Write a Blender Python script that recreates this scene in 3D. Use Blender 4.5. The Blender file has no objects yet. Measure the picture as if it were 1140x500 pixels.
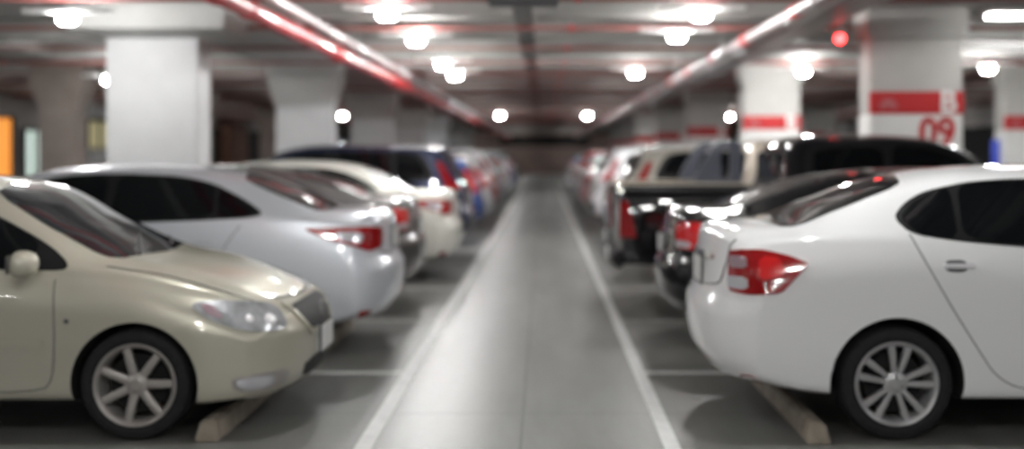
import bpy, bmesh, math, random
import numpy as np
from mathutils import Vector, Matrix
from mathutils.bvhtree import BVHTree
from mathutils.geometry import delaunay_2d_cdt

random.seed(7)
scene = bpy.context.scene
COL = scene.collection
PI = math.pi

# ------------------------------------------------------------------ materials
def new_mat(name):
    m = bpy.data.materials.new(name); m.use_nodes = True
    nt = m.node_tree
    return m, nt, nt.nodes['Principled BSDF']

def pbr(name, col, rough=.5, metal=0., coat=0., spec=.5, emit=None, estr=0., noise=0., nscale=8., bump=0., coat_rough=.03):
    m, nt, b = new_mat(name)
    b.inputs['Base Color'].default_value = (*col, 1)
    b.inputs['Roughness'].default_value = rough
    b.inputs['Metallic'].default_value = metal
    b.inputs['Specular IOR Level'].default_value = spec
    b.inputs['Coat Weight'].default_value = coat
    b.inputs['Coat Roughness'].default_value = coat_rough
    if emit:
        b.inputs['Emission Color'].default_value = (*emit, 1)
        b.inputs['Emission Strength'].default_value = estr
    if noise or bump:
        tc = nt.nodes.new('ShaderNodeTexCoord'); n = nt.nodes.new('ShaderNodeTexNoise')
        n.inputs['Scale'].default_value = nscale; n.inputs['Detail'].default_value = 5
        nt.links.new(tc.outputs['Object'], n.inputs['Vector'])
        if noise:
            r = nt.nodes.new('ShaderNodeValToRGB')
            r.color_ramp.elements[0].position = .3; r.color_ramp.elements[1].position = .7
            r.color_ramp.elements[0].color = (*[c*(1-noise) for c in col], 1)
            r.color_ramp.elements[1].color = (*[min(1, c*(1+noise)) for c in col], 1)
            nt.links.new(n.outputs['Fac'], r.inputs['Fac'])
            nt.links.new(r.outputs['Color'], b.inputs['Base Color'])
        if bump:
            bp = nt.nodes.new('ShaderNodeBump'); bp.inputs['Strength'].default_value = bump
            bp.inputs['Distance'].default_value = .01
            nt.links.new(n.outputs['Fac'], bp.inputs['Height'])
            nt.links.new(bp.outputs['Normal'], b.inputs['Normal'])
    return m

def paint(name, col, metal=.0, rough=.35, flake=.0):
    m, nt, b = new_mat(name)
    b.inputs['Base Color'].default_value = (*col, 1)
    b.inputs['Metallic'].default_value = metal
    b.inputs['Roughness'].default_value = rough
    b.inputs['Coat Weight'].default_value = 1.0
    b.inputs['Coat Roughness'].default_value = .02
    b.inputs['Coat IOR'].default_value = 1.6
    # faint orange-peel and flake variation
    tc = nt.nodes.new('ShaderNodeTexCoord'); n = nt.nodes.new('ShaderNodeTexNoise')
    n.inputs['Scale'].default_value = 400; nt.links.new(tc.outputs['Object'], n.inputs['Vector'])
    mr = nt.nodes.new('ShaderNodeMapRange')
    mr.inputs['To Min'].default_value = rough-.04; mr.inputs['To Max'].default_value = rough+.04
    nt.links.new(n.outputs['Fac'], mr.inputs['Value']); nt.links.new(mr.outputs['Result'], b.inputs['Roughness'])
    b.inputs['Specular IOR Level'].default_value = 0
    return m

M = {}
M['glass'] = pbr('tinted_glass', (.004,.005,.006), .03, 0, 0, .32)
M['glass_clear'] = pbr('windscreen_glass', (.020,.024,.028), .03, 0, .5, .5)
M['black'] = pbr('black_trim', (.010,.010,.011), .55, spec=.2)
M['dark'] = pbr('arch_dark', (.006,.006,.006), .9, noise=.3)
M['rubber'] = pbr('tyre_rubber', (.014,.014,.015), .75, noise=.2, nscale=30, spec=.3)
M['alloy'] = pbr('alloy', (.50,.50,.51), .36, .6, .4)
M['alloy_dull'] = pbr('alloy_dull', (.40,.38,.36), .42, .5, .3)
M['chrome'] = pbr('chrome', (.75,.75,.77), .12, 1)
M['red_lens'] = pbr('red_lens', (.30,.005,.007), .12, 0, 1)
M['red_lit'] = pbr('red_lens_bright', (.52,.012,.014), .12, 0, 1, emit=(1,.03,.03), estr=.05)
M['clear_lens'] = pbr('clear_lens', (.62,.62,.66), .12, .3, 1)
M['pink_lens'] = pbr('smoky_lens', (.42,.30,.34), .12, .2, 1)
M['amber'] = pbr('amber_lens', (.62,.16,.02), .15, 0, 1)
M['lamp_chrome'] = pbr('headlamp_reflector', (.58,.60,.63), .2, .6, 1, noise=.35, nscale=14)
M['bowl'] = pbr('lamp_bowl', (.9,.9,.92), .25, .2, 1)
M['plate'] = pbr('number_plate', (.62,.63,.62), .4)
M['seam'] = pbr('panel_gap', (.09,.09,.09), .7)
M['plastic_grey'] = pbr('grey_plastic', (.07,.07,.075), .5)
M['sportbar'] = pbr('slate_sport_bar', (.05,.055,.075), .4, 0, .3)
M['bedliner'] = pbr('bed_liner', (.02,.02,.02), .8)

P = {
 'champagne': paint('paint_champagne', (.52,.505,.42), .3, .34),
 'white': paint('paint_white', (.80,.81,.815), 0, .3),
 'silver': paint('paint_silver', (.64,.67,.715), .3, .33),
 'black': paint('paint_black', (.012,.012,.014), 0, .25),
 'darkgrey': paint('paint_dark_grey', (.10,.095,.095), .4, .3),
 'cream': paint('paint_cream', (.66,.66,.60), .1, .32),
 'navy': paint('paint_navy', (.03,.037,.075), .2, .3),
 'beige': paint('paint_beige', (.50,.45,.38), .3, .33),
 'taupe': paint('paint_taupe', (.36,.34,.30), .3, .33),
 'blue': paint('paint_blue', (.04,.09,.30), .2, .3),
 'red': paint('paint_red', (.38,.02,.03), .1, .3),
 'grey': paint('paint_grey', (.24,.25,.28), .4, .3),
 'pearl': paint('paint_pearl', (.70,.70,.72), .1, .3),
 'pink': paint('paint_pink', (.62,.30,.32), .1, .32),
}

def floor_mat():
    m, nt, b = new_mat('polished_concrete')
    N, Lk = nt.nodes, nt.links
    tc = N.new('ShaderNodeTexCoord')
    sep = N.new('ShaderNodeSeparateXYZ'); Lk.new(tc.outputs['Object'], sep.inputs[0])
    n1 = N.new('ShaderNodeTexNoise'); n1.inputs['Scale'].default_value = .9; n1.inputs['Detail'].default_value = 8; n1.inputs['Roughness'].default_value = .62
    n2 = N.new('ShaderNodeTexNoise'); n2.inputs['Scale'].default_value = 14; n2.inputs['Detail'].default_value = 6
    mp = N.new('ShaderNodeMapping'); mp.inputs['Scale'].default_value = (2.2, .35, 1)   # drag marks along the lane
    Lk.new(tc.outputs['Object'], mp.inputs['Vector']); Lk.new(mp.outputs['Vector'], n1.inputs['Vector'])
    Lk.new(tc.outputs['Object'], n2.inputs['Vector'])
    r1 = N.new('ShaderNodeValToRGB'); e = r1.color_ramp.elements
    e[0].position = .32; e[0].color = (.115,.116,.106, 1); e[1].position = .68; e[1].color = (.200,.200,.190, 1)
    Lk.new(n1.outputs['Fac'], r1.inputs['Fac'])
    mx = N.new('ShaderNodeMix'); mx.data_type = 'RGBA'; mx.blend_type = 'MULTIPLY'; mx.inputs['Factor'].default_value = .5
    r2 = N.new('ShaderNodeValToRGB'); r2.color_ramp.elements[0].color = (.6,.6,.6,1); r2.color_ramp.elements[0].position = .3; r2.color_ramp.elements[1].position = .65
    Lk.new(n2.outputs['Fac'], r2.inputs['Fac'])
    Lk.new(r1.outputs['Color'], mx.inputs['A']); Lk.new(r2.outputs['Color'], mx.inputs['B'])
    # lamp streak painted lighter into the lane's left half, which is also smoother
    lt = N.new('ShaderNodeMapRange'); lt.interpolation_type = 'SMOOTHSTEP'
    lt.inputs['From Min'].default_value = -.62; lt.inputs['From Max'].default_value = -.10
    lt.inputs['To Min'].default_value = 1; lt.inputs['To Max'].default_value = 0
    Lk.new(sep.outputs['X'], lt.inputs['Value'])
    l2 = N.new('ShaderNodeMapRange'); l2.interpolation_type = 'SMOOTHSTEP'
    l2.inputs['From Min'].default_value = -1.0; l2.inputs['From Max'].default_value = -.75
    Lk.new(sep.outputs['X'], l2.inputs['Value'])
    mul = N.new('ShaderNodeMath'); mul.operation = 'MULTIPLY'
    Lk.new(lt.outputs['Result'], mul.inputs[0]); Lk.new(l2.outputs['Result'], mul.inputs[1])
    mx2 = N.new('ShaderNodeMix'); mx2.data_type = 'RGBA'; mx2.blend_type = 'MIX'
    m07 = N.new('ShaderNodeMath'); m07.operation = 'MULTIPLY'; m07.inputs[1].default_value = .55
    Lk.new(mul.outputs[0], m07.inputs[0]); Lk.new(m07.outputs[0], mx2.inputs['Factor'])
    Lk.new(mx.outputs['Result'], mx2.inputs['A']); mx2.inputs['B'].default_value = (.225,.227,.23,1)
    # joints
    def joint(out, pos, w, period=None):
        a = N.new('ShaderNodeMath'); a.operation = 'SUBTRACT'; a.inputs[1].default_value = pos; Lk.new(out, a.inputs[0])
        src = a.outputs[0]
        if period:
            p = N.new('ShaderNodeMath'); p.operation = 'PINGPONG'; p.inputs[1].default_value = period/2; Lk.new(src, p.inputs[0]); src = p.outputs[0]
        ab = N.new('ShaderNodeMath'); ab.operation = 'ABSOLUTE'; Lk.new(src, ab.inputs[0])
        c = N.new('ShaderNodeMath'); c.operation = 'LESS_THAN'; c.inputs[1].default_value = w; Lk.new(ab.outputs[0], c.inputs[0])
        return c.outputs[0]
    j1 = joint(sep.outputs['X'], -.12, .009); j2 = joint(sep.outputs['Y'], 6.9, .010, 5.08)
    mxj = N.new('ShaderNodeMath'); mxj.operation = 'MAXIMUM'; Lk.new(j1, mxj.inputs[0]); Lk.new(j2, mxj.inputs[1])
    jm = N.new('ShaderNodeMath'); jm.operation = 'MULTIPLY'; jm.inputs[1].default_value = .6; Lk.new(mxj.outputs[0], jm.inputs[0])
    mx3 = N.new('ShaderNodeMix'); mx3.data_type = 'RGBA'
    Lk.new(jm.outputs[0], mx3.inputs['Factor']); Lk.new(mx2.outputs['Result'], mx3.inputs['A']); mx3.inputs['B'].default_value = (.05,.05,.045,1)
    Lk.new(mx3.outputs['Result'], b.inputs['Base Color'])
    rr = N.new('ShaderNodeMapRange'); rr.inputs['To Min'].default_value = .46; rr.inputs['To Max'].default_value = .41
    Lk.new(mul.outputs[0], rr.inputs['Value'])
    ad = N.new('ShaderNodeMath'); ad.operation = 'MULTIPLY_ADD'; ad.inputs[1].default_value = .16
    Lk.new(n2.outputs['Fac'], ad.inputs[0]); Lk.new(rr.outputs['Result'], ad.inputs[2])
    sb = N.new('ShaderNodeMath'); sb.operation = 'SUBTRACT'; sb.inputs[1].default_value = .08; Lk.new(ad.outputs[0], sb.inputs[0])
    Lk.new(sb.outputs[0], b.inputs['Roughness'])
    b.inputs['Specular IOR Level'].default_value = .6
    bp = N.new('ShaderNodeBump'); bp.inputs['Strength'].default_value = .06; bp.inputs['Distance'].default_value = .01
    Lk.new(n2.outputs['Fac'], bp.inputs['Height']); Lk.new(bp.outputs['Normal'], b.inputs['Normal'])
    return m
M['floor'] = floor_mat()
M['line'] = pbr('lane_paint', (.56,.57,.56), .5, noise=.12, nscale=9)
M['line_worn'] = pbr('worn_paint', (.40,.40,.385), .55, noise=.3, nscale=7)
M['slab'] = pbr('ceiling_concrete', (.38,.37,.355), .85, noise=.18, nscale=1.3, bump=.1)
M['beam'] = pbr('beam_concrete', (.33,.32,.305), .85, noise=.2, nscale=1.5, bump=.1)
M['pale_beam'] = pbr('painted_beam', (.50,.50,.485), .7, noise=.08, nscale=2)
M['pillar'] = pbr('pillar_paint', (.56,.565,.57), .55, noise=.05, nscale=2.5)
M['pillar_raw'] = pbr('pillar_grey', (.47,.46,.44), .7, noise=.08, nscale=2.5)
M['pillar_white'] = pbr('pillar_white', (.78,.78,.76), .5, noise=.04, nscale=2.5)
M['brown_clad'] = pbr('brown_cladding', (.24,.20,.18), .6, noise=.2, nscale=2)
M['wall_grey'] = pbr('wall_grey', (.33,.31,.30), .8, noise=.2, nscale=.6)
M['wall_brown'] = pbr('wall_brown', (.22,.16,.14), .85, noise=.2, nscale=.6)
M['sign_red'] = pbr('sign_red', (.52,.018,.022), .45)
M['faded_sign'] = pbr('faded_sign', (.50,.14,.15), .5)
M['duct'] = pbr('duct_grey', (.13,.13,.125), .6)
M['pipe_red'] = pbr('pipe_red', (.50,.03,.035), .45, 0, .25, noise=.12, nscale=3)
M['pipe_dull'] = pbr('pipe_dull_red', (.26,.085,.075), .55, 0, 0, noise=.15, nscale=3)
M['pipe_pale'] = pbr('pipe_pale', (.48,.42,.42), .5, .1, .15, noise=.08, nscale=3)
M['steel'] = pbr('galvanised', (.42,.42,.42), .4, .7, noise=.12, nscale=9)
M['fixture'] = pbr('fixture_white', (.75,.75,.74), .4)
M['bulb'] = pbr('lamp_lit', (1,1,1), .5, emit=(1,.995,.98), estr=420)
M['strip'] = pbr('fill_strip_lit', (1,1,1), .5, emit=(1,.995,.98), estr=62)  # glow of the added fill strips hidden between the beams
M['tube'] = pbr('tube_lit', (1,1,1), .5, emit=(1,.99,.97), estr=26)
M['tube_dim'] = pbr('tube_dim', (1,1,1), .5, emit=(1,.99,.97), estr=.5)
M['red_led'] = pbr('red_indicator', (1,.1,.1), .4, emit=(1,.03,.03), estr=16)
M['orange_lit'] = pbr('orange_doorway', (.8,.3,.05), .5, emit=(1,.36,.06), estr=.8)
M['pale_lit'] = pbr('pale_screen', (.7,.8,.75), .5, emit=(.72,.88,.80), estr=.8)
M['yellow_lit'] = pbr('yellow_window', (.6,.55,.3), .5, emit=(.9,.8,.45), estr=.22)
M['stop'] = pbr('wheel_stop_concrete', (.27,.235,.19), .8, noise=.25, nscale=9, bump=.3)
M['blue_panel'] = pbr('blue_panel', (.05,.08,.42), .5, emit=(.1,.15,.9), estr=.15)
M['void'] = pbr('void_black', (.004,.004,.004), .95)
M['brick'] = pbr('brown_brick', (.20,.10,.07), .85, noise=.3, nscale=4)

# ------------------------------------------------------------------ mesh helpers
def link(o, parent=None):
    COL.objects.link(o)
    if parent: o.parent = parent
    return o

def tag(o, label=None, cat=None, group=None, kind=None):
    if label: o['label'] = label
    if cat: o['category'] = cat
    if group: o['group'] = group
    if kind: o['kind'] = kind
    return o

def empty(name, loc=(0,0,0), rz=0, label=None, cat=None, group=None):
    o = bpy.data.objects.new(name, None); COL.objects.link(o)
    o.location = loc; o.rotation_euler = (0,0,rz); o.empty_display_size = .2
    return tag(o, label, cat, group)

def mesh_from(name, verts, faces, mats, smooth=None, fm=None):
    me = bpy.data.meshes.new(name)
    me.from_pydata([tuple(v) for v in verts], [], faces)
    for m in (mats if isinstance(mats, (list, tuple)) else [mats]): me.materials.append(m)
    if fm is not None: me.polygons.foreach_set('material_index', fm)
    me.update()
    if smooth is not None:
        me.shade_smooth(); me.set_sharp_from_angle(angle=math.radians(smooth))
    return me

def bm_obj(name, bm, mat, parent=None, smooth=None):
    bmesh.ops.recalc_face_normals(bm, faces=bm.faces)
    me = bpy.data.meshes.new(name); bm.to_mesh(me); bm.free()
    for m in (mat if isinstance(mat, (list, tuple)) else [mat]): me.materials.append(m)
    if smooth is not None:
        me.shade_smooth(); me.set_sharp_from_angle(angle=math.radians(smooth))
    return link(bpy.data.objects.new(name, me), parent)

def box(bm, x0, x1, y0, y1, z0, z1, bev=0., seg=2):
    r = bmesh.ops.create_cube(bm, size=1)
    vs = r['verts']
    bmesh.ops.scale(bm, vec=(x1-x0, y1-y0, z1-z0), verts=vs)
    bmesh.ops.translate(bm, vec=((x0+x1)/2, (y0+y1)/2, (z0+z1)/2), verts=vs)
    if bev:
        es = list({e for v in vs for e in v.link_edges})
        bmesh.ops.bevel(bm, geom=es, offset=bev, segments=seg, affect='EDGES')

def tube(bm, a, b, r, seg=14, r2=None):
    a, b = Vector(a), Vector(b); d = b-a
    mat = Matrix.Translation((a+b)/2) @ d.to_track_quat('Z', 'Y').to_matrix().to_4x4()
    bmesh.ops.create_cone(bm, cap_ends=True, segments=seg, radius1=r, radius2=r if r2 is None else r2, depth=d.length, matrix=mat)

def lathe_y(profile, seg=48):
    """profile [(r, y)] turned about the y axis; closed if first == last"""
    vs, fs = [], []
    n = len(profile)
    for k in range(seg):
        a = 2*PI*k/seg
        for r, y in profile: vs.append((r*math.cos(a), y, r*math.sin(a)))
    for k in range(seg):
        k2 = (k+1) % seg
        for i in range(n-1):
            fs.append((k*n+i, k*n+i+1, k2*n+i+1, k2*n+i))
    return vs, fs

def pchip(keys):
    keys = sorted(keys)
    x = np.array([k[0] for k in keys], float); y = np.array([k[1] for k in keys], float)
    if len(x) == 1: return lambda t: np.zeros_like(np.asarray(t, float)) + y[0]
    h = np.diff(x); d = np.diff(y)/h
    m = np.zeros_like(y)
    for i in range(1, len(x)-1):
        if d[i-1]*d[i] > 0:
            w1, w2 = 2*h[i]+h[i-1], h[i]+2*h[i-1]
            m[i] = (w1+w2)/(w1/d[i-1]+w2/d[i])
    m[0], m[-1] = d[0], d[-1]
    def f(t):
        t = np.clip(np.asarray(t, float), x[0], x[-1])
        i = np.clip(np.searchsorted(x, t)-1, 0, len(h)-1)
        s = (t-x[i])/h[i]
        return ((1+2*s)*(1-s)**2*y[i] + s*(1-s)**2*h[i]*m[i] + s*s*(3-2*s)*y[i+1] + s*s*(s-1)*h[i]*m[i+1])
    return f

def bspline(ctrl, per=5):
    """clamped-by-mirroring uniform cubic B-spline through a half section that starts and ends on y=0"""
    c = [(-ctrl[1][0], ctrl[1][1])] + list(ctrl) + [(-ctrl[-2][0], ctrl[-2][1])]
    c = np.array(c, float)
    out = []
    for i in range(1, len(c)-2):
        for k in range(per):
            t = k/per
            b = np.array([(1-t)**3, 3*t**3-6*t*t+4, -3*t**3+3*t*t+3*t+1, t**3])/6
            out.append(b @ c[i-1:i+3])
    t = 0
    out.append(np.array([1,4,1,0])/6 @ np.vstack([c[-3], c[-2], c[-1], c[-1]]))
    return np.array(out)

# ------------------------------------------------------------------ car body loft
def build_shell(S):
    """car shell: x 0 (rear) .. L (front), later centred. Returns verts (np), faces."""
    L = S['L']
    F = {k: pchip(S[k]) for k in ('zb', 'w', 'wb', 'zbelt', 'zt', 'ze', 'we', 'xr', 'xf')}
    us = np.concatenate([np.linspace(0, .12, 7)[:-1], np.linspace(.12, .6, 14)[:-1], np.linspace(.6, L-.6, int((L-1.2)/.045))[:-1],
                         np.linspace(L-.6, L-.12, 14)[:-1], np.linspace(L-.12, L, 7)])
    rings = []
    for u in us:
        zb, w, wb, zbelt, zt, ze, we = (float(F[k](u)) for k in ('zb','w','wb','zbelt','zt','ze','we'))
        c = [(0, zb), (w*.5, zb), (w*.88, zb), (w*.955, zb+.012), (w*.978, zb+.05), (w*.988, zb+.12),
             (w*.998, .44), (w*1.004, .56), (w*1.0, zb+.72*(zbelt-zb)), (wb*.35+w*.65, zb+.86*(zbelt-zb)),
             (wb+.008, zbelt-.035), (wb-.006, zbelt+.002),
             (wb*.66+we*.34, zbelt*.66+ze*.34), (wb*.33+we*.67, zbelt*.33+ze*.67),
             (we+.006, ze-.006), (we-.05, ze*.6+zt*.4), (we*.72, ze*.28+zt*.72), (we*.4, zt-.008), (0, zt)]
        half = bspline(c, 4)
        rings.append((u, half))
    nh = len(rings[0][1])
    nr = 2*nh-2
    R_r, R_f, n = S.get('Rr', .42), S.get('Rf', .5), S.get('n', 2.6)
    D = S.get('D', 1.15)
    verts = []
    def warp(u, y, z):
        wloc = S['W']*1.01
        q = min(1., abs(y)/wloc)
        pr = R_r*(1-(1-q**n)**(1/n)); pf = R_f*(1-(1-q**n)**(1/n))
        dr = pr + float(F['xr'](z)); df = pf + float(F['xf'](z))
        x = u
        if u < D: x += dr*(1-u/D)**2
        if L-u < D: x -= df*(1-(L-u)/D)**2
        return (x-L/2, y, z)
    for u, half in rings:
        ring = [(y, z) for y, z in half] + [(-y, z) for y, z in half[-2:0:-1]]
        for y, z in ring: verts.append(warp(u, y, z))
    faces = []
    ns = len(rings)
    for s in range(ns-1):
        for i in range(nr):
            j = (i+1) % nr
            faces.append((s*nr+i, (s+1)*nr+i, (s+1)*nr+j, s*nr+j))
    # caps: bands between the left and right half, point for point
    for s, flip in ((0, False), (ns-1, True)):
        u, half = rings[s]
        base = len(verts); K = 12
        idx = []
        for i in range(nh):
            row = []
            y, z = half[i]
            for k in range(K+1):
                if i in (0, nh-1): row.append(s*nr + i); continue
                if k == 0: row.append(s*nr+i)
                elif k == K: row.append(s*nr + (nr-i))
                else:
                    yy = y*math.cos(PI*k/K)
                    verts.append(warp(u, yy, z)); row.append(len(verts)-1)
            idx.append(row)
        for i in range(nh-1):
            for k in range(K):
                q = [idx[i][k], idx[i+1][k], idx[i+1][k+1], idx[i][k+1]]
                qq = []
                for v in q:
                    if v not in qq: qq.append(v)
                if len(qq) < 3: continue
                faces.append(tuple(qq if not flip else qq[::-1]))
    return verts, faces

def cut_mesh(me, cutters):
    o = bpy.data.objects.new('tmp_body', me); COL.objects.link(o)
    cs = []
    for cme in cutters:
        c = bpy.data.objects.new('tmp_cut', cme); COL.objects.link(c); cs.append(c)
        md = o.modifiers.new('b', 'BOOLEAN'); md.operation = 'DIFFERENCE'; md.solver = 'EXACT'; md.object = c
    dg = bpy.context.evaluated_depsgraph_get(); dg.update()
    res = bpy.data.meshes.new_from_object(o.evaluated_get(dg))
    for c in cs: bpy.data.objects.remove(c)
    bpy.data.objects.remove(o)
    return res

def cyl_mesh(x, z, r, hw, seg=64):
    bm = bmesh.new(); tube(bm, (x, -hw, z), (x, hw, z), r, seg)
    me = bpy.data.meshes.new('c'); bmesh.ops.recalc_face_normals(bm, faces=bm.faces); bm.to_mesh(me); bm.free(); return me

def chaikin(pts, it=2, closed=True, k=.2):
    for _ in range(it):
        out = []; n = len(pts)
        for i in range(n if closed else n-1):
            a, b = Vector(pts[i]), Vector(pts[(i+1) % n])
            if not closed and i == 0: out.append(tuple(a))
            out.append(tuple(a.lerp(b, k))); out.append(tuple(a.lerp(b, 1-k)))
            if not closed and i == n-2: out.append(tuple(b))
        pts = out
    return pts

class Car:
    """helper that drops conforming panels onto the shell of one car"""
    def __init__(s, S, name, paintm, wheel_style, label='', cat='car', loc=(0,0,0), rz=0):
        s.S, s.L = S, S['L']
        s.paint = paintm
        vs, fs = build_shell(S)
        s.root = empty(name, loc, rz, label, cat)
        bm = bmesh.new()
        bv = [bm.verts.new(v) for v in vs]
        for f in fs:
            try: bm.faces.new([bv[i] for i in f])
            except ValueError: pass
        bmesh.ops.recalc_face_normals(bm, faces=bm.faces)
        s.bvh = BVHTree.FromBMesh(bm)
        me = bpy.data.meshes.new('body'); bm.to_mesh(me); bm.free()
        cut = [cyl_mesh(s.X(S[k]), S['rt'], S['ra'], 1.3) for k in ('ur', 'uf')]
        if 'bed' in S:
            b0, b1, hw, z0 = S['bed']
            bb = bmesh.new(); box(bb, s.X(b0), s.X(b1), -hw, hw, z0, 2.5)
            m2 = bpy.data.meshes.new('c'); bb.to_mesh(m2); bb.free(); cut.append(m2)
        res = cut_mesh(me, cut)
        res.materials.clear(); res.materials.append(paintm); res.materials.append(M['dark'])
        for p in res.polygons:
            c = p.center; p.material_index = 0
            for k in ('ur', 'uf'):
                if math.hypot(c.x-s.X(S[k]), c.z-S['rt']) < S['ra']+.001 and abs(c.y) < S['W']*1.02: p.material_index = 1
            if c.z < .28 and p.normal.z < -.8: p.material_index = 1
            if 'bed' in S and s.X(S['bed'][0])-.001 < c.x < s.X(S['bed'][1])+.001 and abs(c.y) < S['bed'][2]+.001 and c.z > S['bed'][3]-.01 and (abs(p.normal.z) > .9 or abs(p.normal.x) > .9 or abs(c.y) > S['bed'][2]-.005) and c.z < 1.12:
                p.material_index = 1
        res.shade_smooth(); res.set_sharp_from_angle(angle=math.radians(38))
        res.name = 'body'
        link(bpy.data.objects.new('body', res), s.root)
        for k in ('ur', 'uf'):
            for sg in (-1, 1): s.wheel(s.X(S[k]), sg, wheel_style)
    def X(s, u): return u - s.L/2
    def cast(s, mode, p):
        if mode[0] == 'side':
            o, d = Vector((p[0], mode[1]*3, p[1])), Vector((0, -mode[1], 0))
        elif mode[0] == 'end':
            o, d = Vector((mode[1]*6, p[0], p[1])), Vector((-mode[1], 0, 0))
        elif mode[0] == 'top':
            o, d = Vector((p[0], p[1], 4)), Vector((0, 0, -1))
        else:
            ax, ay = mode[1], mode[2]; di = Vector((math.cos(p[0]), math.sin(p[0]), 0))
            o, d = Vector((ax, ay, p[1])) + di*3, -di
        h, n, _, _ = s.bvh.ray_cast(o, d)
        if h is None: return None
        if n.dot(d) > 0: n = -n
        return h, n
    def to_param(s, mode, pts):
        if mode[0] == 'wrap':
            out = []
            for x, y, z in pts:
                a = math.atan2(y-mode[2], x-mode[1])
                out.append([a, z])
            # unwrap
            for i in range(1, len(out)):
                while out[i][0]-out[0][0] > PI: out[i][0] -= 2*PI
                while out[i][0]-out[0][0] < -PI: out[i][0] += 2*PI
            return [tuple(p) for p in out]
        if mode[0] == 'side': return [(s.X(u), z) for u, z in pts]
        if mode[0] == 'top': return [(s.X(u), y) for u, y in pts]
        return pts
    def panel(s, name, mode, pts, mat, off=.004, depth=.02, res=.045, rnd=2, parent=None, k=.2, label=None):
        pp = s.to_param(mode, pts)
        if rnd: pp = chaikin(pp, rnd, True, k)
        # resample boundary
        bd = []
        for i in range(len(pp)):
            a, b = Vector(pp[i]), Vector(pp[(i+1) % len(pp)])
            n = max(1, int((b-a).length/res))
            for q in range(n): bd.append(a.lerp(b, q/n))
        x0, x1 = min(p.x for p in bd), max(p.x for p in bd); y0, y1 = min(p.y for p in bd), max(p.y for p in bd)
        pts2 = list(bd)
        def inside(px, py):
            c = False; n = len(bd)
            for i in range(n):
                a, b = bd[i], bd[i-1]
                if (a.y > py) != (b.y > py) and px < (b.x-a.x)*(py-a.y)/(b.y-a.y)+a.x: c = not c
            return c
        gx = x0+res/2
        while gx < x1:
            gy = y0+res/2
            while gy < y1:
                if inside(gx, gy) and min((Vector((gx, gy))-b).length for b in bd) > res*.45: pts2.append(Vector((gx, gy)))
                gy += res
            gx += res
        nb = len(bd)
        vo, eo, fo, *_ = delaunay_2d_cdt(pts2, [(i, (i+1) % nb) for i in range(nb)], [], 1, 1e-5)
        hits = [s.cast(mode, p) for p in vo]
        bm = bmesh.new(); vm = {}; nm = {}
        for i, h in enumerate(hits):
            if h is None: continue
            vm[i] = bm.verts.new(h[0]+h[1]*off); nm[vm[i]] = h[1]
        for f in fo:
            if all(i in vm for i in f):
                try: bm.faces.new([vm[i] for i in f])
                except ValueError: pass
        bmesh.ops.recalc_face_normals(bm, faces=bm.faces)
        if depth:
            be = [e for e in bm.edges if len(e.link_faces) == 1]
            low = {}
            for e in be:
                for v in e.verts:
                    if v not in low: low[v] = bm.verts.new(v.co - nm[v]*(off+depth))
            for e in be:
                a, b = e.verts
                try: bm.faces.new((a, b, low[b], low[a]))
                except ValueError: pass
        for v in [v for v in bm.verts if not v.link_faces]: bm.verts.remove(v)
        # make the outer faces point outwards
        bm.normal_update()
        fl = [f for f in bm.faces if all(v in nm for v in f.verts) and f.normal.dot(nm[f.verts[0]]) < 0]
        for f in fl: f.normal_flip()
        me = bpy.data.meshes.new(name); bm.to_mesh(me); bm.free()
        me.materials.append(mat); me.shade_smooth(); me.set_sharp_from_angle(angle=math.radians(40))
        o = link(bpy.data.objects.new(name, me), parent or s.root)
        if label: o['label'] = label
        return o
    def ribbon(s, name, mode, lines, mat, width=.007, off=.0045, parent=None, thick=.004):
        """thin proud strips following open polylines"""
        bm = bmesh.new()
        for pts in lines:
            pp = s.to_param(mode, pts); pp = chaikin(pp, 2, False, .22)
            fine = []
            for i in range(len(pp)-1):
                a, b = Vector(pp[i]), Vector(pp[i+1]); n = max(1, int((b-a).length/.03))
                for q in range(n): fine.append(a.lerp(b, q/n))
            fine.append(Vector(pp[-1]))
            prev = None
            for i, p in enumerate(fine):
                t = (fine[min(i+1, len(fine)-1)]-fine[max(i-1, 0)])
                if t.length < 1e-9: continue
                t.normalize(); nn = Vector((-t.y, t.x))*width/2
                ha, hb = s.cast(mode, p+nn), s.cast(mode, p-nn)
                if not ha or not hb: prev = None; continue
                q = [bm.verts.new(ha[0]+ha[1]*off), bm.verts.new(hb[0]+hb[1]*off), bm.verts.new(hb[0]-hb[1]*thick), bm.verts.new(ha[0]-ha[1]*thick)]
                if prev:
                    bm.faces.new((prev[0], prev[1], q[1], q[0]))
                    bm.faces.new((prev[1], prev[2], q[2], q[1])); bm.faces.new((prev[3], prev[0], q[0], q[3]))
                prev = q
        return bm_obj(name, bm, mat, parent or s.root, 50)
    def wheel(s, x, sg, style):
        y = sg*(s.S['W']-.115)
        tw, rm, dk = wheel_meshes(style, s.S['rt'])
        t = link(bpy.data.objects.new('wheel', tw), s.root); t.location = (x, y, s.S['rt'])
        if sg > 0: t.rotation_euler = (0, 0, PI)
        link(bpy.data.objects.new('rim', rm), t); link(bpy.data.objects.new('brake_disc', dk), t)
        return t

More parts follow.
